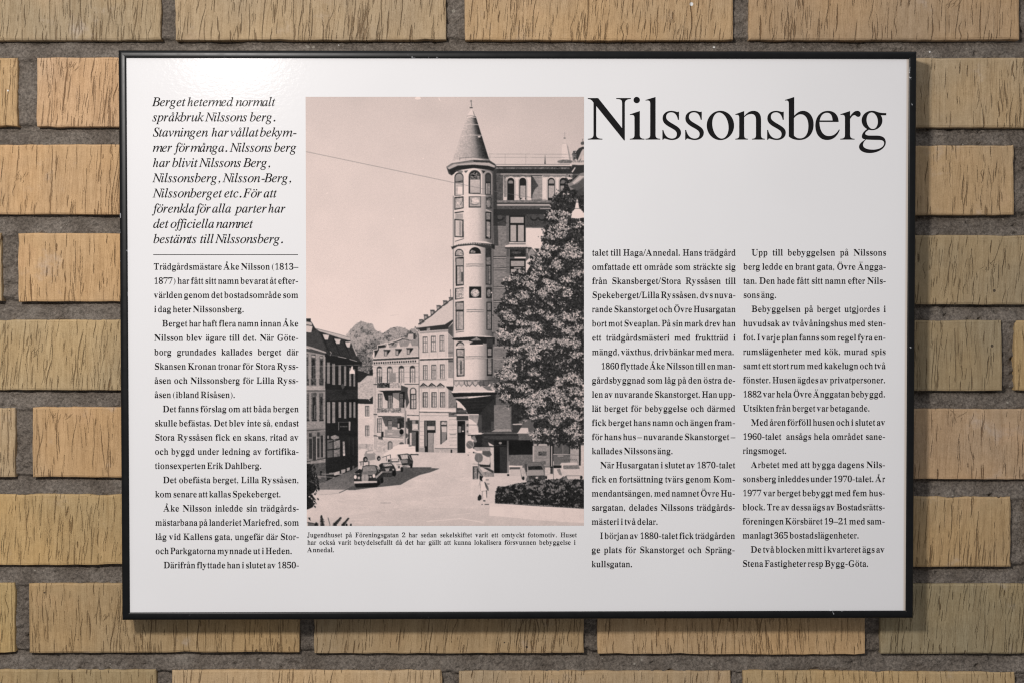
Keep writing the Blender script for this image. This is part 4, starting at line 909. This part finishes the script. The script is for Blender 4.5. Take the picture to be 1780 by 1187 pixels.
b10.r(.10, 243, 98, 440, 415); b10.r(.66, 258, 115, 420, 188, tex=.03); b10.r(.68, 258, 212, 328, 410, tex=.03); b10.r(.68, 348, 212, 422, 410, tex=.03); b10.l(.86, 12, 246, 427, 446, 428)
b10.p(.82, 190, 462, 245, 445, 450, 445, 510, 480, 505, 488, 195, 480); b10.l(.1, 12, 195, 490, 510, 490)
for k_ in range(11): b10.e(.15, 265 + k_ * 19, 484, 6, 8)
b10.p(.55, 515, 490, 560, 560, 490, 620, 470, 560, tex=.05); b10.r(.3, 215, 500, 240, 590); b10.r(.62, 455, 495, 470, 550); b10.r(.14, 248, 505, 445, 600, tex=.05); b10.e(.3, 330, 545, 60, 14, tex=.1)
b10.r(.30, 250, 600, 305, 615); b10.r(.84, 308, 598, 445, 616); b10.r(.1, 250, 620, 440, 800); b10.r(.62, 262, 645, 425, 712, tex=.04); b10.r(.7, 300, 725, 430, 738); b10.r(.68, 262, 745, 335, 820, tex=.04); b10.r(.68, 352, 745, 430, 850, tex=.04)
for y_ in (607, 745, 975, 1140): b10.l(.62, 12, 42, y_, 205, y_ - 2); b10.l(.12, 7, 42, y_ - 12, 205, y_ - 14); b10.l(.15, 6, 42, y_ + 10, 205, y_ + 8)
b11.l(.62, 10, 60, 570, 170, 570); b11.l(.14, 6, 60, 552, 165, 552); b11.l(.62, 9, 45, 712, 170, 710); b11.l(.3, 6, 45, 700, 170, 698)
b11.p(.30, 60, 940, 350, 965, 350, 1045, 60, 1030, tex=.05)
# ground floor
b12.r(.15, 320, 810, 1190, 1187); b12.p(.16, 520, 300, 800, 120, 800, 800, 560, 800, 500, 600, tex=.02); bricks_(858, 702, 887, 744, .46, .07); b12.r(.25, 720, 600, 770, 760, tex=.03)
b12.r(.2, 560, 740, 1200, 800, tex=.03); b12.p(.60, 800, 730, 1060, 730, 1080, 772, 720, 778, tex=.05); b12.r(.33, 590, 785, 1200, 812, tex=.03); b12.r(.22, 590, 845, 1200, 905, tex=.02)
b12.p(.16, 1075, 300, 1200, 300, 1200, 640, 1075, 640); b12.p(.7, 1090, 640, 1200, 635, 1200, 655, 1090, 650); b12.r(.3, 1080, 660, 1200, 720, tex=.05)
b13.p(.82, 330, 500, 470, 500, 480, 568, 335, 570); b13.p(.2, 275, 460, 400, 470, 345, 560, 290, 560); b13.p(.8, 290, 450, 390, 448, 400, 462, 290, 464)
b13.r(.07, 55, 650, 530, 825); b13.r(.07, 55, 650, 215, 1050); b13.r(.17, 125, 730, 205, 1045, tex=.02); b13.r(.30, 212, 655, 235, 1050, tone2=.5); b13.e(.55, 132, 685, 20, 14); b13.l(.2, 8, 60, 715, 205, 715)
b13.r(.40, 240, 830, 530, 960, tex=.05); b13.r(.8, 540, 700, 740, 715); b13.r(.56, 528, 720, 740, 985, tex=.06); b13.r(.72, 525, 720, 545, 980); b13.r(.3, 595, 788, 695, 842, tex=.12); b13.r(.35, 620, 905, 690, 950, tex=.12); b13.l(.4, 4, 545, 870, 740, 868)
b13.r(.08, 738, 600, 775, 985); b13.r(.7, 752, 720, 765, 975); b13.r(.13, 775, 650, 985, 820); b13.r(.32, 785, 690, 970, 815, tex=.03); b13.l(.5, 5, 895, 700, 895, 815); b13.l(.75, 9, 780, 822, 980, 824); b13.r(.88, 828, 838, 900, 850); b13.r(.38, 785, 845, 985, 950, tex=.03); b13.r(.08, 780, 955, 885, 990)
b13.r(.66, 985, 680, 1095, 1000, tex=.05); b13.r(.78, 985, 672, 1090, 712); b13.r(.8, 1115, 660, 1155, 1100, tex=.03); b13.r(.1, 1092, 620, 1112, 960); b13.l(.4, 5, 990, 830, 1090, 832); b13.l(.5, 5, 1115, 710, 1155, 718)
b13.p(.80, 57, 1060, 215, 1050, 215, 1095, 57, 1095, tex=.02); b13.p(.9, 235, 958, 375, 960, 375, 975, 235, 975); b13.r(.3, 245, 978, 375, 1010); b13.r(.78, 255, 1005, 375, 1090, tex=.01); b13.e(.08, 228, 1075, 14, 12); b13.p(.81, 0, 1095, 420, 1090, 420, 1187, 0, 1187, tex=.01)
P_.p(.82, 850, 826, 1015, 826, 1015, 850, 850, 850, tex=.01)
# banded corner with the two round traffic signs
b14.r(.62, 330, 150, 670, 660, tex=.05); b14.p(.18, 330, 0, 560, 0, 580, 60, 665, 120, 665, 150, 340, 145, tex=.03); b14.p(.8, 570, 65, 665, 120, 665, 135, 590, 125); b14.r(.8, 610, 155, 670, 600, tex=.02); b14.p(.30, 470, 215, 600, 215, 635, 280, 600, 315, 540, 315, 470, 270, tex=.03); b14.p(.8, 430, 260, 560, 320, 600, 330, 600, 440, 560, 465, 400, 440, 470, 390, 480, 330, tex=.02)
b14.p(.15, 400, 445, 590, 460, 610, 410, 612, 495, 440, 490); b14.p(.80, 420, 500, 560, 500, 660, 560, 660, 590, 480, 580); b14.p(.22, 470, 500, 560, 505, 665, 560, 665, 605); b14.p(.55, 470, 590, 560, 570, 668, 600, 668, 660, 500, 660, tex=.12)
b12.e(.5, 440, 900, 60, 60, tex=.05); b12.p(.12, 440, 850, 560, 850, 560, 1040, 430, 1030, 480, 950, tex=.03)
P_.p(.84, 808, 755, 818, 755, 822, 790, 832, 800, 820, 860, 817, 860, 817, 790, 808, 780)
b12.p(.85, 300, 815, 590, 800, 560, 820, 330, 835); b12.l(.12, 14, 320, 835, 560, 838)
b14.r(.86, 165, -10, 200, 240); b14.e(.86, 280, 40, 45, 25); b14.e(.72, 258, 108, 70, 74); b14.e(.40, 256, 108, 62, 66, tex=.03); b14.l(.72, 6, 200, 60, 315, 160); b14.p(.88, 300, 160, 370, 215, 470, 212, 470, 245, 420, 260, 330, 230, 200, 235, 200, 200)
b14.e(.12, 245, 258, 16, 18); b14.l(.15, 10, 290, 280, 330, 310, 320, 350); b14.e(.4, 408, 332, 72, 80, tex=.03); b14.l(.55, 5, 405, 255, 400, 410); b14.p(.84, 200, 235, 350, 260, 330, 380, 400, 430, 400, 480, 290, 470, 270, 350)
b14.l(.5, 8, 300, 440, 400, 445); b14.l(.3, 10, 400, 400, 400, 560, 470, 690); b14.r(.25, 305, 480, 390, 705); b14.r(.55, 330, 500, 375, 700, tex=.15); b14.r(.15, 388, 520, 400, 690); b14.l(.2, 10, 410, 560, 480, 660); b14.p(.7, 395, 620, 425, 620, 425, 690, 395, 700); b14.p(.1, 420, 640, 480, 660, 470, 740, 425, 720); b14.l(.82, 9, 275, 380, 280, 760); b14.p(.84, 290, 710, 440, 720, 420, 820, 330, 800, tex=.02); b14.l(.5, 7, 435, 730, 410, 820)
# conical base of the tower
b12.p(.80, 85, -20, 740, -20, 800, 90, 780, 100, 50, 108, tex=.02); b12.p(.10, 50, 108, 820, 95, 830, 130, 760, 145, 75, 180); b12.p(.60, 78, 180, 330, 175, 330, 198, 88, 205); b12.p(.12, 88, 205, 330, 200, 760, 150, 780, 200, 640, 340, 520, 470, 320, 470, 280, 370, 180, 260, tex=.02)
for y_ in (240, 300, 350, 400): b12.l(.22, 8, 200 + (y_ - 240) * .6, y_ + 20, 700 - (y_ - 240), y_, a=.5)
b12.p(.2, 120, 260, 320, 470, 120, 470); b12.p(.84, 135, 265, 185, 280, 250, 370, 135, 362); b12.r(.3, 130, 400, 305, 440, tex=.05); b12.l(.75, 10, 90, 480, 335, 485); b12.r(.2, 125, 500, 330, 580); b12.r(.09, 140, 585, 275, 1140); b12.r(.72, 275, 580, 335, 830, tex=.05); b12.r(.3, 298, 640, 330, 685); b12.r(.35, 300, 755, 325, 785); b12.r(.45, 155, 680, 205, 790, tex=.15); b12.e(.85, 235, 765, 18, 14); b12.r(.2, 220, 650, 260, 740)
b12.r(.56, 340, 485, 515, 790, tex=.05, tone2=.84); b12.r(.56, 340, 485, 510, 545, tex=.05); b12.p(.86, 338, 545, 400, 580, 470, 640, 470, 655, 338, 655); b12.p(.84, 338, 665, 470, 665, 475, 720, 500, 725, 500, 790, 338, 790); b12.p(.25, 515, 485, 560, 485, 560, 790, 505, 790, 500, 700, 480, 650); b12.l(.25, 6, 340, 658, 490, 658)
# ---- the round tower, storey by storey
L0 = 787.5; 
def shaft(y0_, y1_):
    for i_ in range(36):
        u0, u1 = i_ / 36, (i_ + 1) / 36; t_ = np.interp(u0, [0, .12, .35, .60, .75, .85, 1], [.80, .84, .86, .80, .62, .42, .28]); P_.r(float(t_), 787 + u0 * 70, y0_, 787 + u1 * 70 + .3, y1_, tex=.022)
shaft(292, 672)
b6.p(.20, 68, 820, 130, 780, 380, 742, 560, 745, 630, 790, 635, 840, 600, 870, 560, 850, 380, 820, 200, 850, 130, 920, 95, 900)
b6.p(.70, 75, 830, 150, 790, 380, 768, 560, 775, 628, 810, 622, 830, 540, 808, 380, 796, 200, 806, 100, 850); b6.p(.12, 100, 862, 200, 815, 380, 800, 560, 812, 625, 838, 600, 870, 560, 856, 380, 835, 220, 858, 130, 918); b6.p(.42, 68, 820, 130, 782, 380, 748, 380, 770, 150, 792, 80, 832, tex=.06)
cone = b6; 
for i_ in range(30):
    u0, u1 = i_ / 30, (i_ + 1) / 30; t_ = float(np.interp(u0, [0, .2, .45, .62, .72, .85, 1], [.84, .80, .74, .58, .36, .2, .12]))
    cone.p(t_ * .9, 305 + 100 * u0, 245, 305 + 100 * u1 + .5, 245, 138 + 425 * u1 + 1, 755 - 35 * math.sin(u1 * 3.14), 138 + 425 * u0, 755 - 35 * math.sin(u0 * 3.14), tex=.055)
b6.l(.82, 9, 285, 345, 340, 332, 435, 342, a=.7); b6.l(.82, 9, 240, 470, 350, 458, 470, 462, a=.7); b6.e(.8, 445, 478, 16, 10, tex=.1)
b6.p(.84, 352, 165, 368, 165, 402, 240, 305, 242); b6.p(.4, 366, 165, 385, 205, 395, 240, 388, 240); b6.l(.6, 6, 305, 243, 352, 236, 405, 245); b6.l(.92, 8, 305, 256, 355, 250, 405, 258)
b6.r(.2, 336, 142, 372, 153); b6.l(.35, 5, 354, 60, 356, 142); b6.e(.25, 352, 72, 8, 9); b6.e(.4, 357, 118, 6, 7); b6.l(.7, 3, 318, 75, 390, 75)
b6.l(.35, 5, 218, 722, 380, 710, 560, 735); [b6.l(.35, 4, x_, 714, x_, 748) for x_ in (222, 290, 355, 425, 495, 555)]; b6.p(.75, 225, 724, 380, 714, 555, 738, 555, 750, 380, 742, 225, 752, a=.6)
for x0_, x1_, y0_, y1_ in ((165, 262, 893, 1150), (328, 460, 865, 1125), (516, 580, 893, 1140)):
    b6.arch(.86 if x0_ < 400 else .6, x0_ - 18, y0_ - 24, x1_ + 16, y1_); b6.arch(.3, x0_ - 4, y0_ - 8, x1_ + 4, y1_); b6.arch(.14, x0_, y0_, x1_, y1_)
b6.arch(.62, 172, 900, 258, 990, tone2=.5); b6.r(.72, 172, 1000, 256, 1145, tex=.05); b6.r(.88, 200, 1048, 252, 1130); b6.l(.2, 6, 165, 1000, 262, 975)
b6.arch(.35, 338, 880, 452, 962, tex=.3); b6.r(.76, 340, 966, 455, 1120, tex=.04, tone2=.68); b6.l(.2, 7, 328, 1125, 460, 1128); b6.l(.3, 6, 460, 900, 460, 1125); b6.l(.86, 12, 470, 920, 470, 1120)
b6.arch(.22, 522, 905, 575, 990); b6.r(.62, 522, 1010, 540, 1130); b6.r(.5, 545, 1010, 572, 1130, tex=.1)
b6.p(.25, 160, 860, 210, 850, 262, 870, 240, 905, 200, 880, a=.6); b6.p(.15, 470, 860, 520, 868, 492, 900); b6.p(.3, 270, 868, 320, 860, 292, 892)
b6.l(.86, 12, 160, 1170, 265, 1148); b6.l(.85, 12, 328, 1145, 515, 1150); b6.l(.5, 10, 520, 1160, 590, 1175)
# reliefs under the arched windows
b7.p(.16, 160, 12, 265, 5, 265, 140, 160, 160); b7.p(.72, 172, 25, 258, 20, 258, 130, 172, 145, tex=.12); b7.l(.25, 5, 230, 100, 250, 60, 250, 30); b7.l(.85, 10, 160, 172, 268, 145)
b7.r(.2, 326, 5, 465, 134); b7.r(.66, 336, 12, 460, 120, tex=.05); b7.e(.8, 400, 55, 45, 38, tex=.08); b7.l(.3, 6, 350, 90, 380, 100, 435, 92); b7.l(.3, 6, 360, 70, 352, 40)
b7.r(.25, 520, 10, 592, 150, tex=.1); b7.e(.5, 550, 85, 24, 44, tex=.1); b7.p(.7, 520, 150, 590, 178, 590, 192, 520, 165)
b7.l(.12, 11, 165, 192, 265, 178); b7.r(.66, 172, 200, 260, 262, tex=.03); b7.p(.18, 160, 262, 265, 270, 268, 475, 160, 468); b7.p(.78, 172, 276, 252, 282, 250, 462, 172, 458, tex=.03); b7.r(.58, 215, 290, 240, 450, tex=.04); b7.p(.86, 165, 480, 268, 482, 240, 510, 170, 515); b7.l(.15, 6, 170, 518, 268, 488)
b7.r(.12, 516, 182, 586, 490); b7.r(.45, 526, 195, 572, 270, tex=.1); b7.p(.55, 530, 290, 572, 300, 570, 485, 530, 460, tex=.12); b7.l(.55, 8, 590, 180, 590, 500)
# corbelled cornice at mid height
b7.p(.20, 118, 570, 180, 545, 380, 520, 560, 530, 625, 560, 620, 600, 500, 590, 380, 560, 200, 575, 135, 612); b7.p(.84, 115, 568, 170, 542, 380, 515, 520, 520, 600, 545, 560, 545, 380, 532, 200, 552, 130, 580)
for k_ in range(22): b7.r(.86 if k_ < 16 else .4, 150 + k_ * 20, 556 - 20 * math.sin(k_ / 21 * 3.1), 160 + k_ * 20, 568 - 20 * math.sin(k_ / 21 * 3.1))
b7.arch(.14, 168, 605, 265, 690); b7.arch(.64, 178, 615, 258, 680, tex=.15); b7.arch(.10, 330, 585, 465, 660); b7.p(.6, 340, 645, 360, 615, 400, 630, 400, 650, tex=.2); b7.l(.85, 10, 330, 665, 465, 668); b7.r(.17, 516, 590, 590, 700, tex=.03)
b7.p(.14, 172, 700, 268, 690, 268, 1020, 175, 1030); b7.r(.64, 182, 715, 262, 795, tex=.05); b7.r(.68, 192, 805, 262, 1010, tex=.08); b7.l(.4, 6, 225, 805, 225, 1010); b7.r(.2, 240, 870, 256, 980); b7.l(.85, 11, 172, 1040, 270, 1028); b7.l(.88, 8, 175, 700, 268, 688)
for y_ in (780, 803): b7.l(.42, 7, 295, y_, 380, y_ - 3, 495, y_)
b7.r(.14, 518, 700, 588, 1015); b7.r(.42, 528, 700, 575, 785, tex=.1); b7.r(.38, 528, 800, 545, 1000); b7.r(.42, 552, 800, 574, 1005, tex=.1); b7.l(.6, 7, 592, 600, 592, 1187)
b7.p(.16, 168, 1055, 265, 1045, 265, 1170, 168, 1187); b7.p(.72, 180, 1062, 265, 1055, 265, 1165, 180, 1175, tex=.16); b7.r(.10, 330, 1035, 468, 1170); b7.e(.6, 398, 1110, 50, 48, tex=.25)
for k_ in range(7): b7.l(.8, 6, 398, 1150, 398 + 46 * math.cos(3.4 + k_ * .42), 1110 + 44 * math.sin(3.4 + k_ * .42))
b7.l(.88, 11, 328, 1172, 470, 1172); b7.r(.14, 522, 1045, 590, 1170); b7.e(.4, 555, 1110, 22, 45, tex=.12); b7.e(.9, 588, 1105, 8, 9)
# the two lower storeys
b8.p(.16, 172, 92, 268, 80, 268, 420, 175, 430); b8.r(.62, 182, 100, 262, 180, tex=.06); b8.r(.66, 184, 200, 262, 408, tex=.08); b8.l(.4, 7, 210, 200, 210, 405); b8.l(.2, 9, 172, 190, 268, 182); b8.l(.9, 9, 175, 425, 270, 415); b8.l(.2, 6, 178, 438, 270, 425); b8.l(.85, 9, 172, 70, 268, 58)
for y_ in (182, 205): b8.l(.42, 7, 300, y_, 400, y_ - 3, 500, y_)
b8.r(.14, 528, 88, 592, 410); b8.r(.45, 538, 100, 578, 185, tex=.08); b8.r(.45, 538, 200, 580, 400, tex=.1); b8.l(.6, 8, 600, 0, 600, 430)
b8.p(.12, 130, 505, 200, 492, 380, 482, 560, 485, 625, 495, 622, 570, 500, 560, 380, 545, 200, 530, 145, 525); b8.p(.86, 130, 500, 200, 485, 380, 475, 560, 480, 622, 492, 560, 492, 380, 486, 200, 498); b8.p(.80, 150, 530, 330, 530, 330, 560, 150, 545); b8.p(.5, 380, 505, 415, 490, 470, 530, 340, 530, tex=.15)
b8.arch(.12, 178, 540, 272, 600); b8.arch(.7, 190, 556, 268, 590, tex=.15); b8.p(.12, 336, 560, 400, 535, 485, 555, 490, 580, 338, 575); b8.l(.9, 13, 336, 582, 485, 578); b8.r(.2, 530, 510, 600, 600, tex=.03); b8.l(.85, 11, 178, 596, 272, 590)
b8.p(.12, 180, 620, 275, 615, 275, 935, 185, 945); b8.r(.66, 190, 630, 265, 705, tex=.1); b8.r(.66, 196, 725, 265, 925, tex=.12); b8.r(.3, 225, 760, 245, 910, tex=.1); b8.l(.4, 8, 185, 715, 272, 708); b8.l(.88, 9, 180, 945, 272, 938)
for y_ in (712, 735): b8.l(.42, 7, 290, y_, 400, y_ - 3, 520, y_)
b8.r(.12, 532, 600, 600, 930); b8.r(.5, 542, 620, 585, 700, tex=.08); b8.r(.5, 542, 730, 585, 910, tex=.1); b8.l(.6, 7, 604, 600, 604, 950)
# scalloped band and apron
b8.p(.82, 155, 980, 620, 975, 625, 1050, 155, 1060, tex=.02); b8.p(.3, 480, 980, 622, 978, 622, 1050, 480, 1050, tex=.05); b8.l(.25, 7, 155, 985, 620, 978)
for x_ in (180, 240, 300, 332, 398, 462, 522, 580):
    b8.arch(.25, x_ - 29, 985, x_ + 29, 1000); b8.p(.3 if x_ > 290 else .55, x_ - 30, 990, x_ + 30, 990, x_ + 30, 1025, x_, 1055, x_ - 30, 1025); b8.p(.74 if x_ < 450 else .38, x_ - 22, 992, x_ + 24, 992, x_ + 24, 1020, x_, 1044, x_ - 22, 1020, tex=.04)
b8.p(.82, 155, 1058, 540, 1055, 625, 1112, 130, 1122, tex=.02); b8.p(.4, 480, 1055, 560, 1055, 600, 1100, 540, 1095, tex=.05); b8.l(.9, 12, 130, 1118, 380, 1102, 615, 1110); b8.l(.1, 12, 130, 1132, 620, 1125)
# shade the tower throws on the wing
P_.p(.14, 857, 294, 862, 294, 866, 426, 858, 426, a=.7); b7.p(.12, 590, 545, 625, 560, 625, 610, 592, 600)
P_.p(.10, 786.5, 340, 788, 340, 788.5, 672, 787, 672, a=.45)
# wires across
P_.l(.42, .8, 531, 263, 765, 312, 870, 334, 950, 347, a=.7); P_.l(.70, .9, 800, 622, 880, 619, 990, 608, a=.75)
# ---- the big tree
TP = [1015, 302, 1000, 305, 985, 312, 978, 330, 960, 345, 958, 362, 945, 372, 950, 390, 944, 410, 940, 430, 938, 445, 925, 440, 922, 462, 912, 478, 895, 472, 882, 480, 870, 492, 882, 510, 868, 528, 857, 540, 872, 556, 862, 578, 870, 592, 882, 610, 876, 632, 858, 648, 880, 662, 852, 668, 866, 680, 870, 698, 893, 700, 900, 712, 892, 722, 906, 730, 920, 726, 930, 742, 922, 764, 940, 768, 960, 770, 985, 772, 1000, 778, 1015, 768]
P_.p(.12, *rag(TP, 3, 78), tex=.03)
gx = (np.arange(GW)[None, :] / PS + PX0); gy = (np.arange(GH)[:, None] / PS + PY0)
clumps = [(10, [700, 90, 760, 330, 720, 480, 960, 570, 560, 640, 830, 690, 1080, 560, 1080, 800, 940, 870, 260, 850, 480, 930, 720, 900, 420, 1060, 650, 1050, 950, 1040, 300, 1140, 820, 60, 900, 180, 800, 240, 880, 300, 1000, 480, 680, 560, 600, 720, 1110, 210, 760, 980, 640, 800, 520, 850]),
 (11, [200, 170, 250, 210, 520, 150, 640, 150, 1050, 170, 960, 210, 1080, 230, 430, 290, 560, 300, 850, 300, 150, 400, 400, 390, 560, 350, 960, 380, 1080, 350, 170, 440, 300, 480, 640, 550, 850, 500, 1060, 540, 320, 590, 500, 580, 1080, 660, 540, 690, 250, 740, 200, 830, 120, 900, 240, 930, 540, 890, 1000, 950, 1080, 980, 850, 980, 60, 1050, 280, 1040, 400, 1060, 730, 1080, 620, 1150, 800, 1120, 500, 1110, 720, 520, 940, 510, 430, 480, 720, 200]),
 (13, [190, 140, 400, 170, 560, 120, 600, 200, 830, 70, 860, 140, 930, 270, 850, 360, 1000, 340, 1080, 380, 510, 280, 450, 430, 960, 540, 1050, 520, 520, 600, 680, 550, 600, 370, 1100, 600, 1100, 200, 700, 100, 480, 200, 1090, 60, 780, 420, 540, 560, 1060, 620])]
E2 = np.full((GH, GW), -1.0, np.float32); crng = np.random.default_rng(4)
for z_, c_ in clumps:
    br = {10: b10, 11: b11, 13: b13}[z_]; q_ = np.array(c_, float).reshape(-1, 2) / br.k + br.o
    for cx, cy in q_:
        rx, ry = crng.uniform(6, 17), crng.uniform(3.5, 8.5); sk = crng.uniform(-.25, .25); dx = gx - cx; dy = gy - cy - sk * dx
        E2 = np.maximum(E2, 1.15 - (dx / rx) ** 2 - (dy / ry) ** 2 - .45 * np.clip(dy / ry, 0, 2))
E2 = E2 + .55 * pnoise(4, 3, 42) + .4 * pnoise(12, 7, 43)
TP2 = rag(TP, 8, 77)
leaves(9000, ((845, 295, 1016, 785), TP2), .48, .12, 1.7, E2, -.5, spread=.8, seed=8)
leaves(11000, ((845, 295, 1016, 785), TP2), .86, .13, 1.3, E2, -.10, spread=.75, seed=5)
leaves(5000, ((845, 295, 1016, 785), TP2), .60, .10, 1.0, E2, .05, spread=.8, seed=15)
# a branch close to the lens, blurred, and the white street lamp
b9.p(.5, 930, 720, 1010, 640, 1100, 560, 1150, 545, 1150, 690, 1060, 760, 960, 790, tex=.03); b9.p(.75, 985, 690, 1090, 590, 1148, 600, 1100, 650, 1010, 710); b9.p(.3, 940, 740, 1060, 700, 1148, 620, 1148, 760, 1060, 800, tex=.02); b9.p(.24, 1060, 790, 1148, 740, 1148, 860, 1040, 870, tex=.03)
b9.p(.88, 1040, 945, 1052, 900, 1066, 945, 1082, 1040, 1022, 1040); b9.r(.25, 1034, 948, 1074, 958); b9.p(.90, 968, 1170, 985, 1090, 1022, 1045, 1085, 1045, 1130, 1080, 1145, 1165, 1060, 1180)
# trunk of the tree, cars at the right, woman crossing, hedge and its kerb
b15.p(.40, 600, 200, 640, 180, 830, 182, 890, 240, 920, 330, 930, 400, 900, 450, 650, 470, 560, 430, 540, 300, tex=.04); b15.p(.74, 535, 250, 600, 270, 640, 400, 620, 460, 570, 430, tex=.05); b15.p(.12, 655, 245, 850, 238, 880, 290, 665, 295, tex=.05); b15.p(.62, 640, 300, 880, 298, 895, 375, 650, 380, tex=.02); b15.p(.2, 660, 385, 905, 380, 910, 440, 680, 450, tex=.1); b15.e(.8, 785, 412, 20, 14); b15.e(.1, 585, 420, 18, 28); b15.l(.3, 7, 600, 195, 640, 180, 830, 182, 900, 250, 920, 380); b15.p(.25, 600, 210, 640, 200, 650, 330, 620, 320); b15.e(.08, 925, 410, 14, 24); b15.l(.75, 8, 650, 240, 645, 380)
b15.l(.35, 8, 900, 245, 1030, 245, 1032, 440); b15.r(.78, 905, 280, 985, 380, tex=.05); b15.r(.2, 985, 265, 1022, 355)
b15.p(.80, 1130, 220, 1150, 190, 1380, 188, 1420, 290, 1460, 330, 1475, 440, 1200, 440, 1140, 330, tex=.02); b15.p(.45, 1175, 232, 1400, 225, 1425, 282, 1175, 285, tex=.08); b15.l(.85, 9, 1165, 230, 1175, 290); b15.p(.55, 1215, 378, 1440, 378, 1440, 388, 1215, 390); b15.e(.12, 1215, 408, 16, 20); b15.e(.1, 1445, 408, 20, 26); b15.l(.35, 5, 1130, 150, 1370, 135, 1390, 185)
for k_ in range(7): b15.l(.25, 6, 1190 + k_ * 28, 165, 1205 + k_ * 28, 140)
b15.p(.5, 1080, 290, 1130, 280, 1160, 380, 1120, 370, tex=.05); b15.r(.1, 1050, 230, 1150, 268)
HP = [(x / 8.478 + 840, y / 8.478 + 780) for x, y in [(165, 780), (175, 640), (205, 545), (330, 540), (480, 500), (620, 480), (700, 440), (860, 450), (1000, 440), (1130, 430), (1180, 390), (1260, 440), (1483, 440), (1483, 860), (1200, 840), (700, 810), (420, 790)]]
P_.p(.11, *np.array(HP).ravel(), tex=.04)
E3 = pnoise(5, 3, 51) + .3 * pnoise(2, 2, 52) - np.clip((gy - 848) / 30, -.3, 1) - .9 * np.exp(-(((gx - 1003) / 22) ** 2 + ((gy - 860) / 12) ** 2))
leaves(3400, ((858, 824, 1016, 884), np.array(HP).ravel()), .46, .08, 1.5, E3, .15, spread=.9, seed=6)
b15.p(.86, 85, 790, 420, 795, 900, 835, 1483, 875, 1483, 1085, 900, 1050, 300, 990, 80, 975, tex=.012); b15.l(.1, 9, 170, 788, 420, 800, 700, 822, 1200, 850, 1483, 868); b15.p(.93, 95, 840, 300, 850, 290, 985, 85, 965, a=.5)
for x_ in (400, 640, 820, 1000, 1190, 1380): b15.l(.78, 4, x_, 850 + x_ * .03, x_, 1000 + x_ * .05, a=.5)
b15.p(.79, 0, 985, 300, 1000, 900, 1055, 1483, 1090, 1483, 1125, 0, 1125, tex=.012)
b14.e(.87, 500, 705, 36, 38); b14.p(.87, 455, 755, 500, 740, 545, 790, 545, 880, 520, 905, 450, 915, 435, 850); b14.p(.86, 460, 910, 530, 905, 545, 1060, 490, 1070, 478, 1000); b14.l(.45, 6, 470, 910, 480, 1050); b14.p(.35, 530, 890, 550, 900, 552, 1040, 540, 1020); b14.p(.3, 500, 745, 530, 765, 575, 850, 580, 905, 560, 900, 530, 850, tex=.1); b14.p(.12, 388, 1015, 420, 965, 455, 990, 455, 1050, 420, 1075, 390, 1065); b14.l(.84, 14, 440, 850, 430, 965); b14.r(.3, 485, 1065, 520, 1090); b14.l(.2, 14, 510, 1138, 580, 1138); b14.l(.2, 9, 455, 1142, 480, 1138); b14.l(.86, 12, 495, 1090, 495, 1150); b14.l(.2, 10, 530, 715, 578, 715); b14.l(.25, 10, 550, 785, 592, 785); b14.l(.55, 6, 440, 780, 436, 900); b14.l(.4, 6, 455, 912, 520, 905)
# ---- finish: soften as a screened print does, grain, warm tint
def blur(a, s_):
    r = int(3 * s_) + 1; k = np.exp(-np.arange(-r, r + 1) ** 2 / (2 * s_ * s_)); k /= k.sum()
    for ax in (0, 1):
        p = np.pad(a, [(r, r) if i == ax else (0, 0) for i in (0, 1)], mode='edge'); o = np.zeros_like(a)
        for i, w_ in enumerate(k): o += w_ * (p[i:i + a.shape[0]] if ax == 0 else p[:, i:i + a.shape[1]])
        a = o
    return a
buf[:, :6] = buf[:, 6:7]; buf[:, -5:] = buf[:, -6:-5]; buf[-8:] = buf[-9:-8]; buf[:2] = buf[2:3]
pic = blur(buf, 1.7) + 0.011 * pnoise(.9, .9, 61) + 0.010 * pnoise(.45, .45, 62) + (.010 * pnoise(16, 8, 63) + .006 * pnoise(3, 1.6, 64)) * (gy > 640)
pic = .055 + pic * .94
pic = np.where(pic > .2, .2 + (pic - .2) * 1.12, pic)
pic = np.clip(np.where(pic > .5, pic - .03 * np.sin((pic - .5) * 2 * math.pi), pic), 0.075, .95)
RGB = np.stack([pic * 1.0, pic * (1 - .098 * pic), pic * (1 - .135 * pic)], -1)

img = bpy.data.images.new('street_photograph_print', GW, GH, alpha=False, float_buffer=False)
px_ = np.ones((GH, GW, 4), np.float32); px_[..., :3] = RGB[::-1]; img.pixels.foreach_set(px_.ravel()); img.update(); img.pack()
k = N('printed_halftone_photograph'); coat(k)
ti = k.n('TexImage'); ti.image = img; ti.interpolation = 'Linear'; ti.extension = 'EXTEND'
k.l(ti.outputs[0], k.b.inputs['Base Color'])
cs = [at(531.2, 169.0, TY), at(1015.2, 169.0, TY), at(1015.0, 912.8, TY), at(533.3, 913.3, TY)]
ph = mesh_obj('printed_photograph', [(v.x, v.y, v.z + 0.25) for v in cs], [(3, 2, 1, 0)], k.m, sign)
uv = ph.data.uv_layers.new(name='UVMap'); UVS = {0: (0, 1), 1: (1, 1), 2: (1, 0), 3: (0, 0)}
for li, lp in enumerate(ph.data.loops): uv.data[li].uv = UVS[lp.vertex_index]
ph['label'] = 'old black and white street photograph with a round corner tower'
